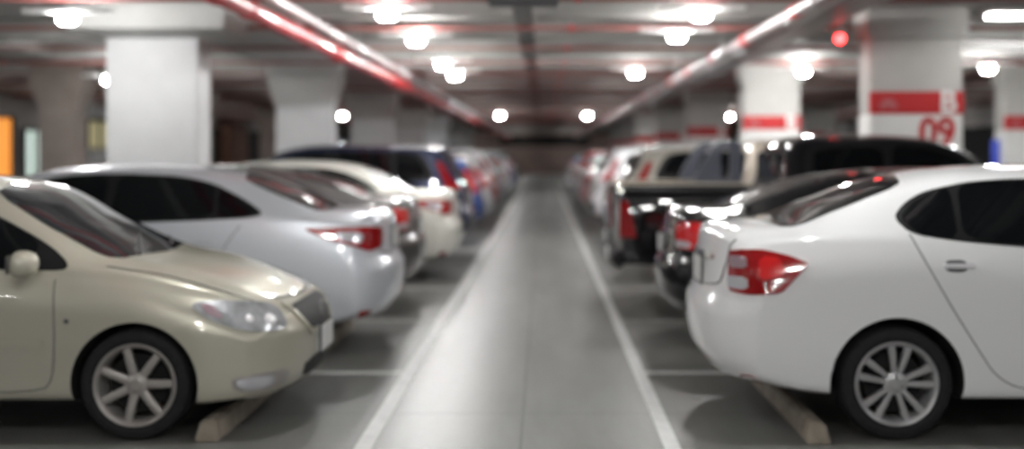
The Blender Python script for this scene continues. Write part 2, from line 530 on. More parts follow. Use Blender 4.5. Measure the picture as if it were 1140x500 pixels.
_wm = {}
def wheel_meshes(style, rt):
    """outer side faces -y. style = (rim radius, spoke kind)"""
    key = (style, rt)
    if key in _wm: return _wm[key]
    rr, kind = style
    hw = .098
    prof = [(rr-.012, -hw+.02), (rr+.004, -hw+.006), (rr+.03, -hw-.002), (rt-.045, -hw-.004), (rt-.014, -hw+.008), (rt-.003, -hw+.028), (rt, -.03),
            (rt-.006, -.026), (rt-.006, -.018), (rt, -.014), (rt, .014), (rt-.006, .018), (rt-.006, .026), (rt, .03), (rt-.003, hw-.028), (rt-.014, hw-.008), (rt-.045, hw), (rr, hw), (rr-.012, hw-.02), (rr-.012, -hw+.02)]
    v, f = lathe_y(prof, 56); tw = mesh_from('tyre', v, f, M['rubber'], 40)
    # rim: barrel, lip, hub, spokes
    v, f = lathe_y([(rr+.006, -hw+.004), (rr, -hw-.002), (rr-.012, -hw+.004), (rr-.022, -hw+.022), (rr-.028, .07), (rr-.012, .072), (rr+.004, -hw+.02), (rr+.006, -hw+.004)], 56)
    bm = bmesh.new(); bv = [bm.verts.new(p) for p in v]
    for q in f: bm.faces.new([bv[i] for i in q])
    hub, _f = lathe_y([(.0005, -hw+.012), (.028, -hw+.012), (.034, -hw+.018), (.062, -hw+.024), (.066, -hw+.05), (.0005, -hw+.05)], 28)
    bv = [bm.verts.new(p) for p in hub]
    for q in _f: bm.faces.new([bv[i] for i in q])
    def spoke(a, w0, w1, lean=0.):
        ca, sa = math.cos(a), math.sin(a)
        r0, r1 = .045, rr-.012
        pts = []
        for r, w, yo in ((r0, w0, -hw+.024), ((r0+r1)/2, (w0*.55+w1*.45), -hw+.012), (r1, w1, -hw+.014)):
            lt = lean*(r-r0)
            for sw, yy in ((-w/2, yo+.006), (-w/2*.6, yo), (w/2*.6, yo), (w/2, yo+.006), (w/2, yo+.035), (-w/2, yo+.035)):
                t = sw+lt
                pts.append((r*ca - t*sa, yy, r*sa + t*ca))
        b = [bm.verts.new(p) for p in pts]
        for k in range(2):
            for i in range(6):
                j = (i+1) % 6
                bm.faces.new((b[k*6+i], b[k*6+j], b[(k+1)*6+j], b[(k+1)*6+i]))
        bm.faces.new(b[0:6]); bm.faces.new(b[12:18])
    if kind == 'seven':
        for k in range(7): spoke(PI/2+2*PI*k/7+.25, .046, .040)
    elif kind == 'double':
        for k in range(5):
            a = 2*PI*k/5+.2
            spoke(a-.27, .026, .040, .05); spoke(a+.27, .026, .040, -.05)
    elif kind == 'five':
        for k in range(5): spoke(PI/2+2*PI*k/5, .06, .05)
    else:
        for k in range(6): spoke(2*PI*k/6, .055, .045)
    for k in range(5):
        a = 2*PI*k/5+.3
        tube(bm, (.042*math.cos(a), -hw+.014, .042*math.sin(a)), (.042*math.cos(a), -hw+.03, .042*math.sin(a)), .007, 8)
    bmesh.ops.recalc_face_normals(bm, faces=bm.faces)
    rm = bpy.data.meshes.new('rim'); bm.to_mesh(rm); bm.free(); rm.materials.append(M['alloy_dull'] if kind == 'seven' else M['alloy'])
    rm.shade_smooth(); rm.set_sharp_from_angle(angle=math.radians(35))
    v, f = lathe_y([(.0005, -.02), (rr-.06, -.02), (rr-.055, .02), (.0005, .02)], 32)
    dk = mesh_from('brake_disc', v, f, M['dark'], 35)
    _wm[key] = (tw, rm, dk)
    return _wm[key]

def copy_tree(o, parent=None, swap=None):
    c = o.copy(); COL.objects.link(c); c.parent = parent
    if swap and c.type == 'MESH':
        for i, sl in enumerate(c.material_slots):
            if sl.material == swap[0]:
                sl.link = 'OBJECT'; sl.material = swap[1]
    for ch in o.children: copy_tree(ch, c, swap)
    return c

def off_poly(pts, d):
    """shrink/grow a polygon roughly about its centroid by d"""
    cx = sum(p[0] for p in pts)/len(pts); cz = sum(p[1] for p in pts)/len(pts)
    out = []
    for x, z in pts:
        l = math.hypot(x-cx, z-cz); out.append((x+(x-cx)/l*d, z+(z-cz)/l*d))
    return out

def common(car, dlo, panes, doors, handles, ws, rw, mirror_at, win=None):
    """parts every car has: glazing, doors with handles, mirrors"""
    win = win or M['glass']
    for sg in (-1, 1):
        car.panel('window_surround', ('side', sg), dlo, M['black'], .0035, .012, .05, 2)
        for pn in panes: car.panel('side_window', ('side', sg), pn, win, .0075, .01, .05, 2, k=.14)
        for dr, hd in zip(doors, handles):
            d = car.panel('door', ('side', sg), dr, car.paint, .0022, .004, .06, 2, k=.12)
            car.ribbon('door_gap', ('side', sg), [dr], M['seam'], .006, .0028, parent=d)
            h = car.cast(('side', sg), (car.X(hd[0]), hd[1]))[0]
            bm = bmesh.new()
            box(bm, h.x-.085, h.x+.085, h.y-.012, h.y+.030*1 if sg > 0 else h.y+.012, hd[1]-.013, hd[1]+.015, .009) if sg > 0 else \
                box(bm, h.x-.085, h.x+.085, h.y-.030, h.y+.012, hd[1]-.013, hd[1]+.015, .009)
            bm_obj('door_handle', bm, car.handle_mat, d, 50)
        # mirror
        mu, mz, mm = mirror_at
        h = car.cast(('side', sg), (car.X(mu), mz))[0]
        bm = bmesh.new()
        v = bmesh.ops.create_uvsphere(bm, u_segments=24, v_segments=14, radius=1)['verts']
        for p in v:
            p.co.x *= .085 if p.co.x > 0 else .035
            e = lambda q, k: math.copysign(abs(q)**k, q)
            p.co.y = e(p.co.y, .75)*.105; p.co.z = e(p.co.z, .8)*.072
            p.co += Vector((car.X(mu)+.01, h.y+sg*.15, mz+.03))
        tube(bm, (car.X(mu), h.y-sg*.03, mz-.025), (car.X(mu), h.y+sg*.09, mz+.0), .022, 10)
        mo = bm_obj('wing_mirror', bm, mm, car.root, 60)
        bm = bmesh.new(); box(bm, car.X(mu)-.036, car.X(mu)-.024, min(h.y+sg*.07, h.y+sg*.235), max(h.y+sg*.07, h.y+sg*.235), mz-.02, mz+.08, .004)
        bm_obj('mirror_glass', bm, M['chrome'], mo, 40)
    car.panel('windscreen', ('top',), ws, M['glass_clear'], .004, .012, .055, 2, k=.1)
    car.panel('rear_window', ('top',), rw, M['glass'], .004, .012, .055, 2, k=.1)

def plate(car, end, z, w=.34, h=.15, proud=.012):
    p = car.cast(('end', end), (0, z))[0]
    bm = bmesh.new(); box(bm, min(p.x-end*.02, p.x+end*proud), max(p.x-end*.02, p.x+end*proud), -w/2, w/2, z-h/2, z+h/2, .004)
    o = bm_obj('number_plate', bm, M['plate'], car.root, 40)
    bm = bmesh.new(); x = p.x+end*(proud*.6)
    for sg in (-1, 1):
        box(bm, x-.004, x+.004, -w/2-.012, w/2+.012, z+sg*(h/2+.006)-.005, z+sg*(h/2+.006)+.005)
        box(bm, x-.004, x+.004, sg*(w/2+.006)-.005, sg*(w/2+.006)+.005, z-h/2-.01, z+h/2+.01)
    bm_obj('plate_frame', bm, M['black'], o, 40)
    return o

def mirror_y(pts): return [(p[0], -p[1], p[2]) for p in pts][::-1]
def W3(car, lst): return [(car.X(u), y, z) for u, y, z in lst]

# ---- shapes (u from the rear, metres)
SEDAN = dict(L=4.40, W=.8475, ur=1.0, uf=3.55, rt=.305, ra=.357, Rr=.40, Rf=.55,
  zb=[(0,.31),(.35,.25),(1,.215),(3.6,.2),(4.4,.22)],
  w=[(0,.83),(.5,.842),(1.2,.8475),(3.4,.8475),(4.0,.84),(4.4,.81)],
  wb=[(0,.73),(.5,.765),(1.0,.785),(2.2,.80),(3.2,.79),(3.8,.75),(4.4,.68)],
  zbelt=[(0,.99),(.06,1.03),(.5,1.075),(1.0,1.085),(1.7,1.03),(3.0,.965),(3.4,.935),(3.9,.83),(4.3,.70),(4.4,.65)],
  zt=[(0,1.08),(.03,1.115),(.1,1.135),(.42,1.145),(.75,1.262),(1.15,1.40),(1.5,1.455),(2.0,1.477),(2.5,1.462),(2.8,1.41),(3.2,1.20),(3.52,1.02),(3.68,.97),(4.0,.89),(4.25,.79),(4.36,.72),(4.4,.66)],
  ze=[(0,1.03),(.05,1.07),(.42,1.11),(.75,1.20),(1.15,1.325),(1.5,1.392),(2,1.412),(2.5,1.395),(2.8,1.335),(3.2,1.12),(3.5,.975),(3.68,.935),(4,.86),(4.4,.67)],
  we=[(0,.60),(.42,.63),(.8,.59),(1.2,.565),(2,.575),(2.6,.59),(3.2,.65),(3.6,.67),(4.4,.58)],
  xr=[(.2,.20),(.3,.10),(.42,.02),(.55,0),(.66,.0),(.74,.04),(.95,.07),(1.06,.085),(1.15,.10)],
  xf=[(.2,.10),(.28,.03),(.4,0),(.55,.02),(.68,.09),(.8,.18)])

def city():
    c = Car(SEDAN, 'white_sedan', P['white'], (.220, 'double'))
    c.handle_mat = M['bowl']
    X = c.X
    dlo = [(1.02,1.185),(1.10,1.262),(1.22,1.325),(1.50,1.385),(2.0,1.402),(2.5,1.385),(2.78,1.31),(3.22,1.06),(3.30,.97),(2.9,.975),(2.0,1.015),(1.5,1.045),(1.10,1.095)]
    p1 = [(1.06,1.18),(1.14,1.262),(1.25,1.315),(1.36,1.345),(1.34,1.072),(1.13,1.108)]
    p2 = [(1.40,1.350),(1.55,1.375),(2.05,1.387),(2.08,1.024),(1.37,1.068)]
    p3 = [(2.14,1.387),(2.5,1.37),(2.75,1.295),(3.12,1.08),(3.15,.99),(2.13,1.02)]
    rd = [(1.085,1.10),(1.14,.98),(1.27,.74),(1.42,.50),(1.52,.35),(1.66,.275),(2.10,.27),(2.12,1.0)]
    fd = [(2.14,1.0),(2.12,.27),(3.02,.27),(3.10,.40),(3.13,.62),(3.10,.8),(3.16,.955)]
    ws = [(3.52,-.60),(3.58,0),(3.52,.60),(2.84,.52),(2.76,0),(2.84,-.52)]
    rw = [(.44,-.56),(.40,0),(.44,.56),(1.12,.49),(1.22,0),(1.12,-.49)]
    common(c, dlo, [p1, p2, p3], [rd, fd], [(1.33,.935),(2.42,.92)], ws, rw, (3.05,1.0,P['white']))
    for dr in [o for o in c.root.children if o.name.startswith('door')]:
        for hd in [o for o in dr.children if o.name.startswith('door_handle')]:
            co_ = hd.data.vertices[0].co; sg = 1 if co_.y > 0 else -1; u0 = sum(v.co.x for v in hd.data.vertices)/len(hd.data.vertices)+c.L/2; z0 = .935
            c.panel('handle_recess_shade', ('side', sg), [(u0-.075,z0+.03),(u0+.03,z0+.032),(u0+.05,z0),(u0+.03,z0-.034),(u0-.075,z0-.03)], M['plastic_grey'], .0035, .004, .03, 2, parent=dr)  # dark panel paints the shade of the hollow behind the handle
    for sg in (-1, 1):
        md = ('wrap', X(.85), sg*.25)
        def w(l): return [(X(u), sg*y, z) for u, y, z in l]
        tl = c.panel('tail_light', md, w([(.05,.64,1.0),(.22,.80,1.015),(.40,.82,.985),(.52,.84,.945),(.46,.84,.88),(.38,.83,.79),(.2,.8,.775),(.05,.68,.785)]), M['red_lens'], .012, .03, .03, 1, k=.12)
        c.panel('reverse_lens', md, w([(.055,.66,.865),(.2,.78,.87),(.2,.79,.80),(.06,.68,.80)]), M['clear_lens'], .018, .008, .03, 1, parent=tl, label='pale reversing lens low in the red tail light')
        c.panel('turn_lens', md, w([(.055,.66,.975),(.18,.76,.98),(.2,.78,.915),(.06,.68,.91)]), M['pink_lens'], .018, .008, .03, 1, parent=tl, label='smoky upper lens of the tail light')
        c.panel('brake_lens', md, w([(.24,.80,.98),(.36,.82,.97),(.40,.83,.88),(.26,.81,.85)]), M['red_lit'], .017, .008, .03, 1, parent=tl)
        c.panel('bumper_reflector', md, w([(.12,.72,.335),(.24,.79,.34),(.24,.79,.29),(.14,.74,.285)]), M['red_lens'], .006, .01, .03, 1)
        mf = ('wrap', X(3.5), sg*.25)
        c.panel('headlight', mf, w([(4.32,.50,.74),(4.1,.76,.80),(3.95,.82,.80),(4.15,.78,.66),(4.33,.55,.62)]), M['lamp_chrome'], .008, .02, .03, 1)
    c.ribbon('boot_gap', ('end', -1), [[(-.60,1.06),(-.57,.90),(-.50,.78),(.50,.78),(.57,.90),(.60,1.06)]], M['seam'], .008)
    c.panel('grille', ('end', 1), [(-.42,.70),(.42,.70),(.36,.58),(-.36,.58)], M['black'], .006, .01, .04, 1)
    c.panel('boot_trim', ('end', -1), [(-.40,.965),(.40,.965),(.40,.925),(-.40,.925)], M['chrome'], .012, .015, .04, 1)
    plate(c, -1, .85, proud=.016); plate(c, 1, .40)
    return c

OLD = dict(L=4.285, W=.8475, ur=.935, uf=3.435, rt=.298, ra=.338, Rr=.40, Rf=.50, n=2.5,
  zb=[(0,.29),(.35,.25),(1,.205),(3.3,.20),(3.9,.18),(4.285,.20)],
  w=[(0,.81),(.5,.84),(1.2,.8475),(3.4,.8475),(3.9,.84),(4.285,.80)],
  wb=[(0,.70),(.5,.745),(1.0,.765),(2.2,.785),(3.2,.77),(3.8,.735),(4.285,.66)],
  zbelt=[(0,.93),(.1,.97),(.9,.985),(2.2,.945),(3.0,.915),(3.3,.895),(3.8,.815),(4.05,.765),(4.18,.72),(4.285,.62)],
  zt=[(0,.98),(.05,1.02),(.45,1.045),(.8,1.25),(1.05,1.365),(1.5,1.432),(1.9,1.435),(2.2,1.415),(2.52,1.36),(2.9,1.165),(3.2,1.02),(3.34,.965),(3.6,.915),(3.95,.82),(4.16,.745),(4.25,.705),(4.285,.645)],
  ze=[(0,.95),(.45,1.0),(.8,1.17),(1.05,1.285),(1.5,1.355),(1.9,1.36),(2.2,1.345),(2.52,1.285),(2.9,1.085),(3.2,.945),(3.34,.915),(3.6,.88),(3.95,.80),(4.16,.735),(4.285,.635)],
  we=[(0,.56),(.45,.6),(.9,.56),(1.5,.55),(2.2,.575),(2.6,.60),(3.1,.655),(3.4,.66),(4.285,.54)],
  xr=[(.2,.15),(.3,.05),(.45,0),(.6,0),(.75,.04),(1.0,.09)],
  xf=[(.18,.13),(.24,.05),(.36,0),(.52,0),(.60,.03),(.68,.085),(.76,.15)])

def old_sedan():
    c = Car(OLD, 'champagne_sedan', P['champagne'], (.217, 'seven'))
    c.handle_mat = P['champagne']
    X = c.X
    dlo = [(.95,1.10),(1.15,1.25),(1.45,1.325),(2.0,1.335),(2.3,1.30),(2.58,1.215),(2.93,1.03),(3.06,.93),(3.02,.90),(2.0,.935),(1.0,.975)]
    p1 = [(1.02,1.10),(1.18,1.225),(1.45,1.305),(1.88,1.318),(1.88,.955),(1.05,.995)]
    p2 = [(1.96,1.318),(2.3,1.285),(2.58,1.20),(2.86,1.06),(2.88,.915),(1.96,.95)]
    rd = [(1.03,.95),(1.08,.85),(1.25,.62),(1.36,.42),(1.40,.27),(1.90,.26),(1.92,.93)]
    fd = [(1.94,.93),(1.92,.26),(2.94,.26),(3.01,.34),(3.02,.6),(3.0,.86)]
    ws = [(3.28,-.62),(3.38,0),(3.28,.62),(2.56,.535),(2.46,0),(2.56,-.535)]
    rw = [(.50,-.54),(.46,0),(.50,.54),(1.02,.48),(1.10,0),(1.02,-.48)]
    common(c, dlo, [p1, p2], [rd, fd], [(1.22,.86),(2.13,.85)], ws, rw, (2.86,.925,P['champagne']), win=M['glass'])
    for sg in (-1, 1):
        mf = ('wrap', X(3.45), sg*.22)
        def w(l): return [(X(u), sg*y, z) for u, y, z in l]
        hl = c.panel('headlight', mf, w([(4.17,.53,.69),(4.10,.64,.712),(3.96,.77,.733),(3.80,.82,.735),(3.74,.84,.715),(3.84,.82,.64),(4.00,.77,.578),(4.12,.68,.562),(4.18,.56,.568)]), M['lamp_chrome'], .010, .03, .03, 2, k=.2)
        for (u, y, z, r) in ((4.09,.63,.625,.046), (4.01,.71,.638,.040)):
            a = math.atan2(sg*y-sg*.22, u-3.45)
            h, n = c.cast(mf, (a, z))
            bm = bmesh.new(); bmesh.ops.create_uvsphere(bm, u_segments=20, v_segments=12, radius=r)
            for v in bm.verts: v.co = Vector((v.co.x, v.co.y, v.co.z))*1.0
            mt = Matrix.Translation(h - n*.022)
            bmesh.ops.transform(bm, matrix=mt, verts=bm.verts)
            bm_obj('lamp_bowl', bm, M['bowl'], hl, 60)
        c.panel('turn_lens', mf, w([(3.86,.80,.715),(3.79,.82,.718),(3.83,.82,.67),(3.92,.80,.64)]), M['pink_lens'], .014, .006, .02, 1, parent=hl, label='pinkish corner lens of the headlight')
        fg = c.panel('fog_light', mf, w([(4.10,.64,.325),(4.02,.74,.335),(3.95,.78,.32),(3.97,.78,.275),(4.06,.72,.262),(4.12,.64,.275)]), M['clear_lens'], .008, .02, .03, 1)
        c.panel('fog_surround', mf, w([(4.12,.52,.345),(4.05,.72,.352),(3.94,.80,.332),(3.96,.80,.262),(4.1,.70,.247),(4.15,.52,.262)]), M['alloy_dull'], .004, .02, .03, 1)
        c.panel('tail_light', ('wrap', X(.85), sg*.25), w([(.05,.5,.93),(.2,.76,.95),(.38,.8,.90),(.3,.8,.74),(.05,.55,.74)]), M['red_lens'], .008, .02, .03, 1)
        c.ribbon('side_moulding', ('side', sg), [[(1.30,.545),(1.90,.535),(2.95,.525)]], P['champagne'], .05, .012)
        c.ribbon('bonnet_gap', ('top',), [[(3.24,sg*.70),(3.6,sg*.685),(3.92,sg*.64),(4.06,sg*.56)]], M['seam'], .004)
        # side repeater
        h = c.cast(('side', sg), (X(3.08), .645))[0]
        bm = bmesh.new(); bmesh.ops.create_uvsphere(bm, u_segments=12, v_segments=8, radius=.014)
        bmesh.ops.translate(bm, vec=h, verts=bm.verts); bm_obj('side_repeater', bm, M['plastic_grey'], c.root, 60)
    c.ribbon('bonnet_front_gap', ('end', 1), [[(-.42,.712),(0,.70),(.42,.712)]], M['seam'], .008)
    g = c.panel('grille', ('end', 1), [(-.43,.668),(0,.680),(.43,.668),(.30,.525),(0,.515),(-.30,.525)], M['black'], .006, .015, .03, 1)
    c.ribbon('grille_bar', ('end', 1), [[(-.36,.63),(.36,.63)], [(-.32,.58),(.32,.58)]], M['black'], .014, .016, parent=g)
    p = c.cast(('end', 1), (0, .61))[0]
    v, f = lathe_y([(.034,-.006),(.042,-.006),(.044,0),(.034,.006),(.034,-.006)], 24)
    e = mesh_from('badge', v, f, M['chrome'], 40); eo = link(bpy.data.objects.new('badge', e), g); eo.location = (p.x+.024, 0, .61); eo.rotation_euler = (0,0,PI/2)
    c.ribbon('grille_surround', ('end', 1), [[(-.45,.68),(-.33,.52),(-.26,.50),(.26,.50),(.33,.52),(.45,.68)]], P['champagne'], .03, .014)
    c.panel('lower_grille', ('end', 1), [(-.40,.36),(.40,.36),(.34,.25),(-.34,.25)], M['black'], .005, .015, .03, 1)
    plate(c, 1, .445, proud=.03); plate(c, -1, .62)
    # wipers
    for y0 in (-.45, .12):
        a, b = c.cast(('top',), (X(3.33), y0+.02))[0], c.cast(('top',), (X(3.16), y0+.50))[0]
        bm = bmesh.new(); tube(bm, a+Vector((0,0,.014)), b+Vector((0,0,.014)), .008, 8)
        bm_obj('wiper', bm, M['black'], c.root, 50)
    return c

NEW = dict(SEDAN, L=4.41, W=.85, ur=.98, uf=3.53, rt=.298, ra=.345,
  zt=[(0,1.05),(.03,1.085),(.1,1.10),(.50,1.12),(.85,1.25),(1.2,1.38),(1.55,1.44),(2.1,1.465),(2.5,1.45),(2.8,1.40),(3.2,1.19),(3.52,1.02),(3.68,.97),(4.0,.89),(4.25,.79),(4.37,.72),(4.41,.66)],
  ze=[(0,1.0),(.05,1.04),(.50,1.08),(.85,1.185),(1.2,1.31),(1.55,1.375),(2.1,1.397),(2.5,1.38),(2.8,1.325),(3.2,1.11),(3.5,.975),(3.68,.935),(4,.86),(4.41,.67)],
  zbelt=[(0,.96),(.06,1.0),(.5,1.04),(1.0,1.055),(1.7,1.04),(3.0,.965),(3.4,.935),(3.9,.83),(4.3,.70),(4.41,.65)])

def new_sedan():
    c = Car(NEW, 'silver_sedan', P['silver'], (.205, 'five'))
    c.handle_mat = P['silver']; X = c.X
    dlo = [(.93,1.085),(1.12,1.20),(1.35,1.31),(1.6,1.365),(2.1,1.385),(2.5,1.368),(2.78,1.30),(3.22,1.06),(3.28,.975),(2.2,1.01),(1.5,1.035),(1.05,1.055)]
    p1 = [(1.0,1.09),(1.13,1.185),(1.30,1.27),(1.28,1.06),(1.08,1.068)]
    p2 = [(1.33,1.285),(1.6,1.35),(2.07,1.37),(2.08,1.03),(1.31,1.055)]
    p3 = [(2.14,1.37),(2.5,1.352),(2.75,1.285),(3.12,1.08),(3.13,.99),(2.14,1.025)]
    rd = [(1.10,1.0),(1.2,.86),(1.33,.62),(1.42,.42),(1.5,.30),(2.08,.27),(2.10,1.0)]
    fd = [(2.12,1.0),(2.10,.27),(3.02,.27),(3.08,.40),(3.11,.62),(3.14,.94)]
    ws = [(3.52,-.60),(3.58,0),(3.52,.60),(2.84,.52),(2.76,0),(2.84,-.52)]
    rw = [(.52,-.56),(.48,0),(.52,.56),(1.14,.49),(1.24,0),(1.14,-.49)]
    common(c, dlo, [p1, p2, p3], [rd, fd], [(1.36,.88),(2.35,.87)], ws, rw, (3.02,1.0,P['silver']))
    for sg in (-1, 1):
        md = ('wrap', X(.85), sg*.25)
        def w(l): return [(X(u), sg*y, z) for u, y, z in l]
        tl = c.panel('tail_light', md, w([(.04,.46,.97),(.16,.70,.985),(.35,.80,.98),(.62,.83,.975),(.45,.83,.905),(.30,.80,.855),(.12,.72,.80),(.05,.5,.83)]), M['red_lens'], .012, .03, .03, 1, k=.12)
        c.panel('turn_lens', md, w([(.18,.75,.945),(.38,.82,.95),(.34,.82,.885),(.2,.77,.86)]), M['clear_lens'], .017, .008, .03, 1, parent=tl, label='clear inner lens of the tail light')
        c.panel('bumper_reflector', md, w([(.10,.66,.36),(.24,.76,.365),(.24,.76,.31),(.12,.7,.305)]), M['red_lens'], .006, .01, .03, 1)
        mf = ('wrap', X(3.5), sg*.25)
        c.panel('headlight', mf, w([(4.32,.50,.74),(4.1,.76,.80),(3.92,.82,.81),(4.15,.78,.66),(4.33,.55,.62)]), M['lamp_chrome'], .008, .02, .03, 1)
    c.ribbon('boot_gap', ('end', -1), [[(-.58,1.03),(-.55,.88),(-.50,.76),(.50,.76),(.55,.88),(.58,1.03)]], M['seam'], .008)
    c.panel('grille', ('end', 1), [(-.40,.68),(.40,.68),(.34,.60),(-.34,.60)], M['black'], .006, .01, .04, 1)
    plate(c, -1, .87, proud=.016); plate(c, 1, .42)
    return c

CIV = dict(SEDAN, L=4.54, W=.875, ur=1.02, uf=3.69, rt=.315, ra=.36, Rr=.46,
  w=[(0,.85),(.5,.866),(1.2,.875),(3.5,.875),(4.1,.865),(4.54,.83)],
  wb=[(0,.74),(.5,.785),(1.0,.81),(2.2,.82),(3.3,.81),(3.9,.77),(4.54,.70)],
  zt=[(0,1.06),(.03,1.10),(.1,1.115),(.46,1.13),(.85,1.255),(1.3,1.375),(1.75,1.425),(2.2,1.435),(2.6,1.42),(2.95,1.36),(3.35,1.16),(3.68,1.0),(3.85,.95),(4.15,.87),(4.4,.76),(4.5,.69),(4.54,.64)],
  ze=[(0,1.01),(.05,1.05),(.46,1.09),(.85,1.185),(1.3,1.30),(1.75,1.36),(2.2,1.37),(2.6,1.355),(2.95,1.285),(3.35,1.08),(3.66,.955),(3.85,.915),(4.15,.84),(4.54,.65)],
  we=[(0,.60),(.46,.63),(.85,.60),(1.3,.57),(2.1,.575),(2.7,.59),(3.35,.65),(3.7,.67),(4.54,.58)],
  zbelt=[(0,.97),(.06,1.01),(.5,1.055),(1.0,1.06),(1.8,1.02),(3.1,.95),(3.55,.915),(4.0,.82),(4.4,.70),(4.54,.63)])

def black_sedan():
    c = Car(CIV, 'black_sedan', P['black'], (.215, 'five'))
    c.handle_mat = P['black']; X = c.X
    dlo = [(1.02,1.10),(1.2,1.22),(1.5,1.305),(1.85,1.345),(2.3,1.352),(2.65,1.33),(2.95,1.25),(3.38,1.03),(3.44,.945),(2.2,.995),(1.5,1.035),(1.1,1.06)]
    p1 = [(1.08,1.10),(1.22,1.2),(1.45,1.275),(1.44,1.055),(1.14,1.072)]
    p2 = [(1.49,1.285),(1.85,1.33),(2.2,1.338),(2.2,1.015),(1.47,1.05)]
    p3 = [(2.26,1.338),(2.63,1.315),(2.9,1.245),(3.26,1.055),(3.28,.965),(2.26,1.01)]
    rd = [(1.16,1.01),(1.27,.86),(1.38,.62),(1.48,.42),(1.56,.30),(2.2,.27),(2.22,.98)]
    fd = [(2.24,.98),(2.22,.27),(3.14,.27),(3.22,.40),(3.26,.62),(3.28,.92)]
    ws = [(3.68,-.60),(3.74,0),(3.68,.60),(2.98,.53),(2.88,0),(2.98,-.53)]
    rw = [(.48,-.58),(.44,0),(.48,.58),(1.24,.50),(1.34,0),(1.24,-.50)]
    common(c, dlo, [p1, p2, p3], [rd, fd], [(1.5,.89),(2.5,.88)], ws, rw, (3.16,.98,P['black']))
    for sg in (-1, 1):
        md = ('wrap', X(.85), sg*.25)
        def w(l): return [(X(u), sg*y, z) for u, y, z in l]
        tl = c.panel('tail_light', md, w([(.05,.54,.99),(.2,.78,1.005),(.42,.83,.97),(.36,.83,.86),(.22,.8,.80),(.06,.60,.80)]), M['red_lit'], .012, .03, .03, 1, k=.12)
        c.panel('reverse_lens', md, w([(.06,.56,.86),(.18,.76,.86),(.18,.76,.81),(.07,.6,.81)]), M['clear_lens'], .017, .008, .03, 1, parent=tl, label='pale reversing lens of the tail light')
        mf = ('wrap', X(3.6), sg*.25)
        c.panel('headlight', mf, w([(4.45,.50,.73),(4.25,.76,.79),(4.08,.82,.79),(4.3,.78,.65),(4.46,.55,.61)]), M['lamp_chrome'], .008, .02, .03, 1)
    c.panel('boot_trim', ('end', -1), [(-.46,.935),(.46,.935),(.46,.895),(-.46,.895)], M['chrome'], .014, .015, .04, 1)
    c.ribbon('boot_gap', ('end', -1), [[(-.60,1.04),(-.57,.90),(-.52,.74),(.52,.74),(.57,.90),(.60,1.04)]], M['seam'], .008)
    c.panel('grille', ('end', 1), [(-.42,.67),(.42,.67),(.36,.57),(-.36,.57)], M['black'], .006, .01, .04, 1)
    plate(c, -1, .80, proud=.016); plate(c, 1, .40)
    return c

SUV = dict(L=4.55, W=.90, ur=.93, uf=3.55, rt=.345, ra=.40, Rr=.34, Rf=.5, n=3.0, D=1.0,
  zb=[(0,.38),(.35,.32),(1,.28),(3.6,.27),(4.55,.30)],
  w=[(0,.875),(.5,.895),(1.2,.90),(3.5,.90),(4.1,.89),(4.55,.85)],
  wb=[(0,.80),(.5,.84),(2.2,.855),(3.2,.845),(3.9,.80),(4.55,.74)],
  zbelt=[(0,1.08),(.5,1.12),(2.2,1.08),(3.3,1.04),(3.6,1.01),(4.1,.95),(4.45,.84),(4.55,.76)],
  zt=[(0,1.50),(.04,1.58),(.15,1.635),(.5,1.665),(1.2,1.685),(2.0,1.69),(2.5,1.66),(2.8,1.59),(3.2,1.34),(3.55,1.12),(3.7,1.08),(4.1,1.02),(4.4,.93),(4.52,.85),(4.55,.78)],
  ze=[(0,1.44),(.04,1.50),(.15,1.55),(.5,1.59),(1.2,1.605),(2.0,1.605),(2.5,1.575),(2.8,1.50),(3.2,1.26),(3.55,1.07),(3.7,1.04),(4.1,.97),(4.55,.78)],
  we=[(0,.60),(.2,.64),(1.2,.65),(2.2,.65),(2.8,.66),(3.3,.70),(3.7,.71),(4.55,.62)],
  xr=[(.3,.12),(.4,.03),(.5,0),(.68,0),(.8,.06),(1.05,.08),(1.25,.20),(1.5,.38),(1.66,.44)],
  xf=[(.3,.10),(.4,.02),(.55,0),(.75,.03),(.9,.12)])

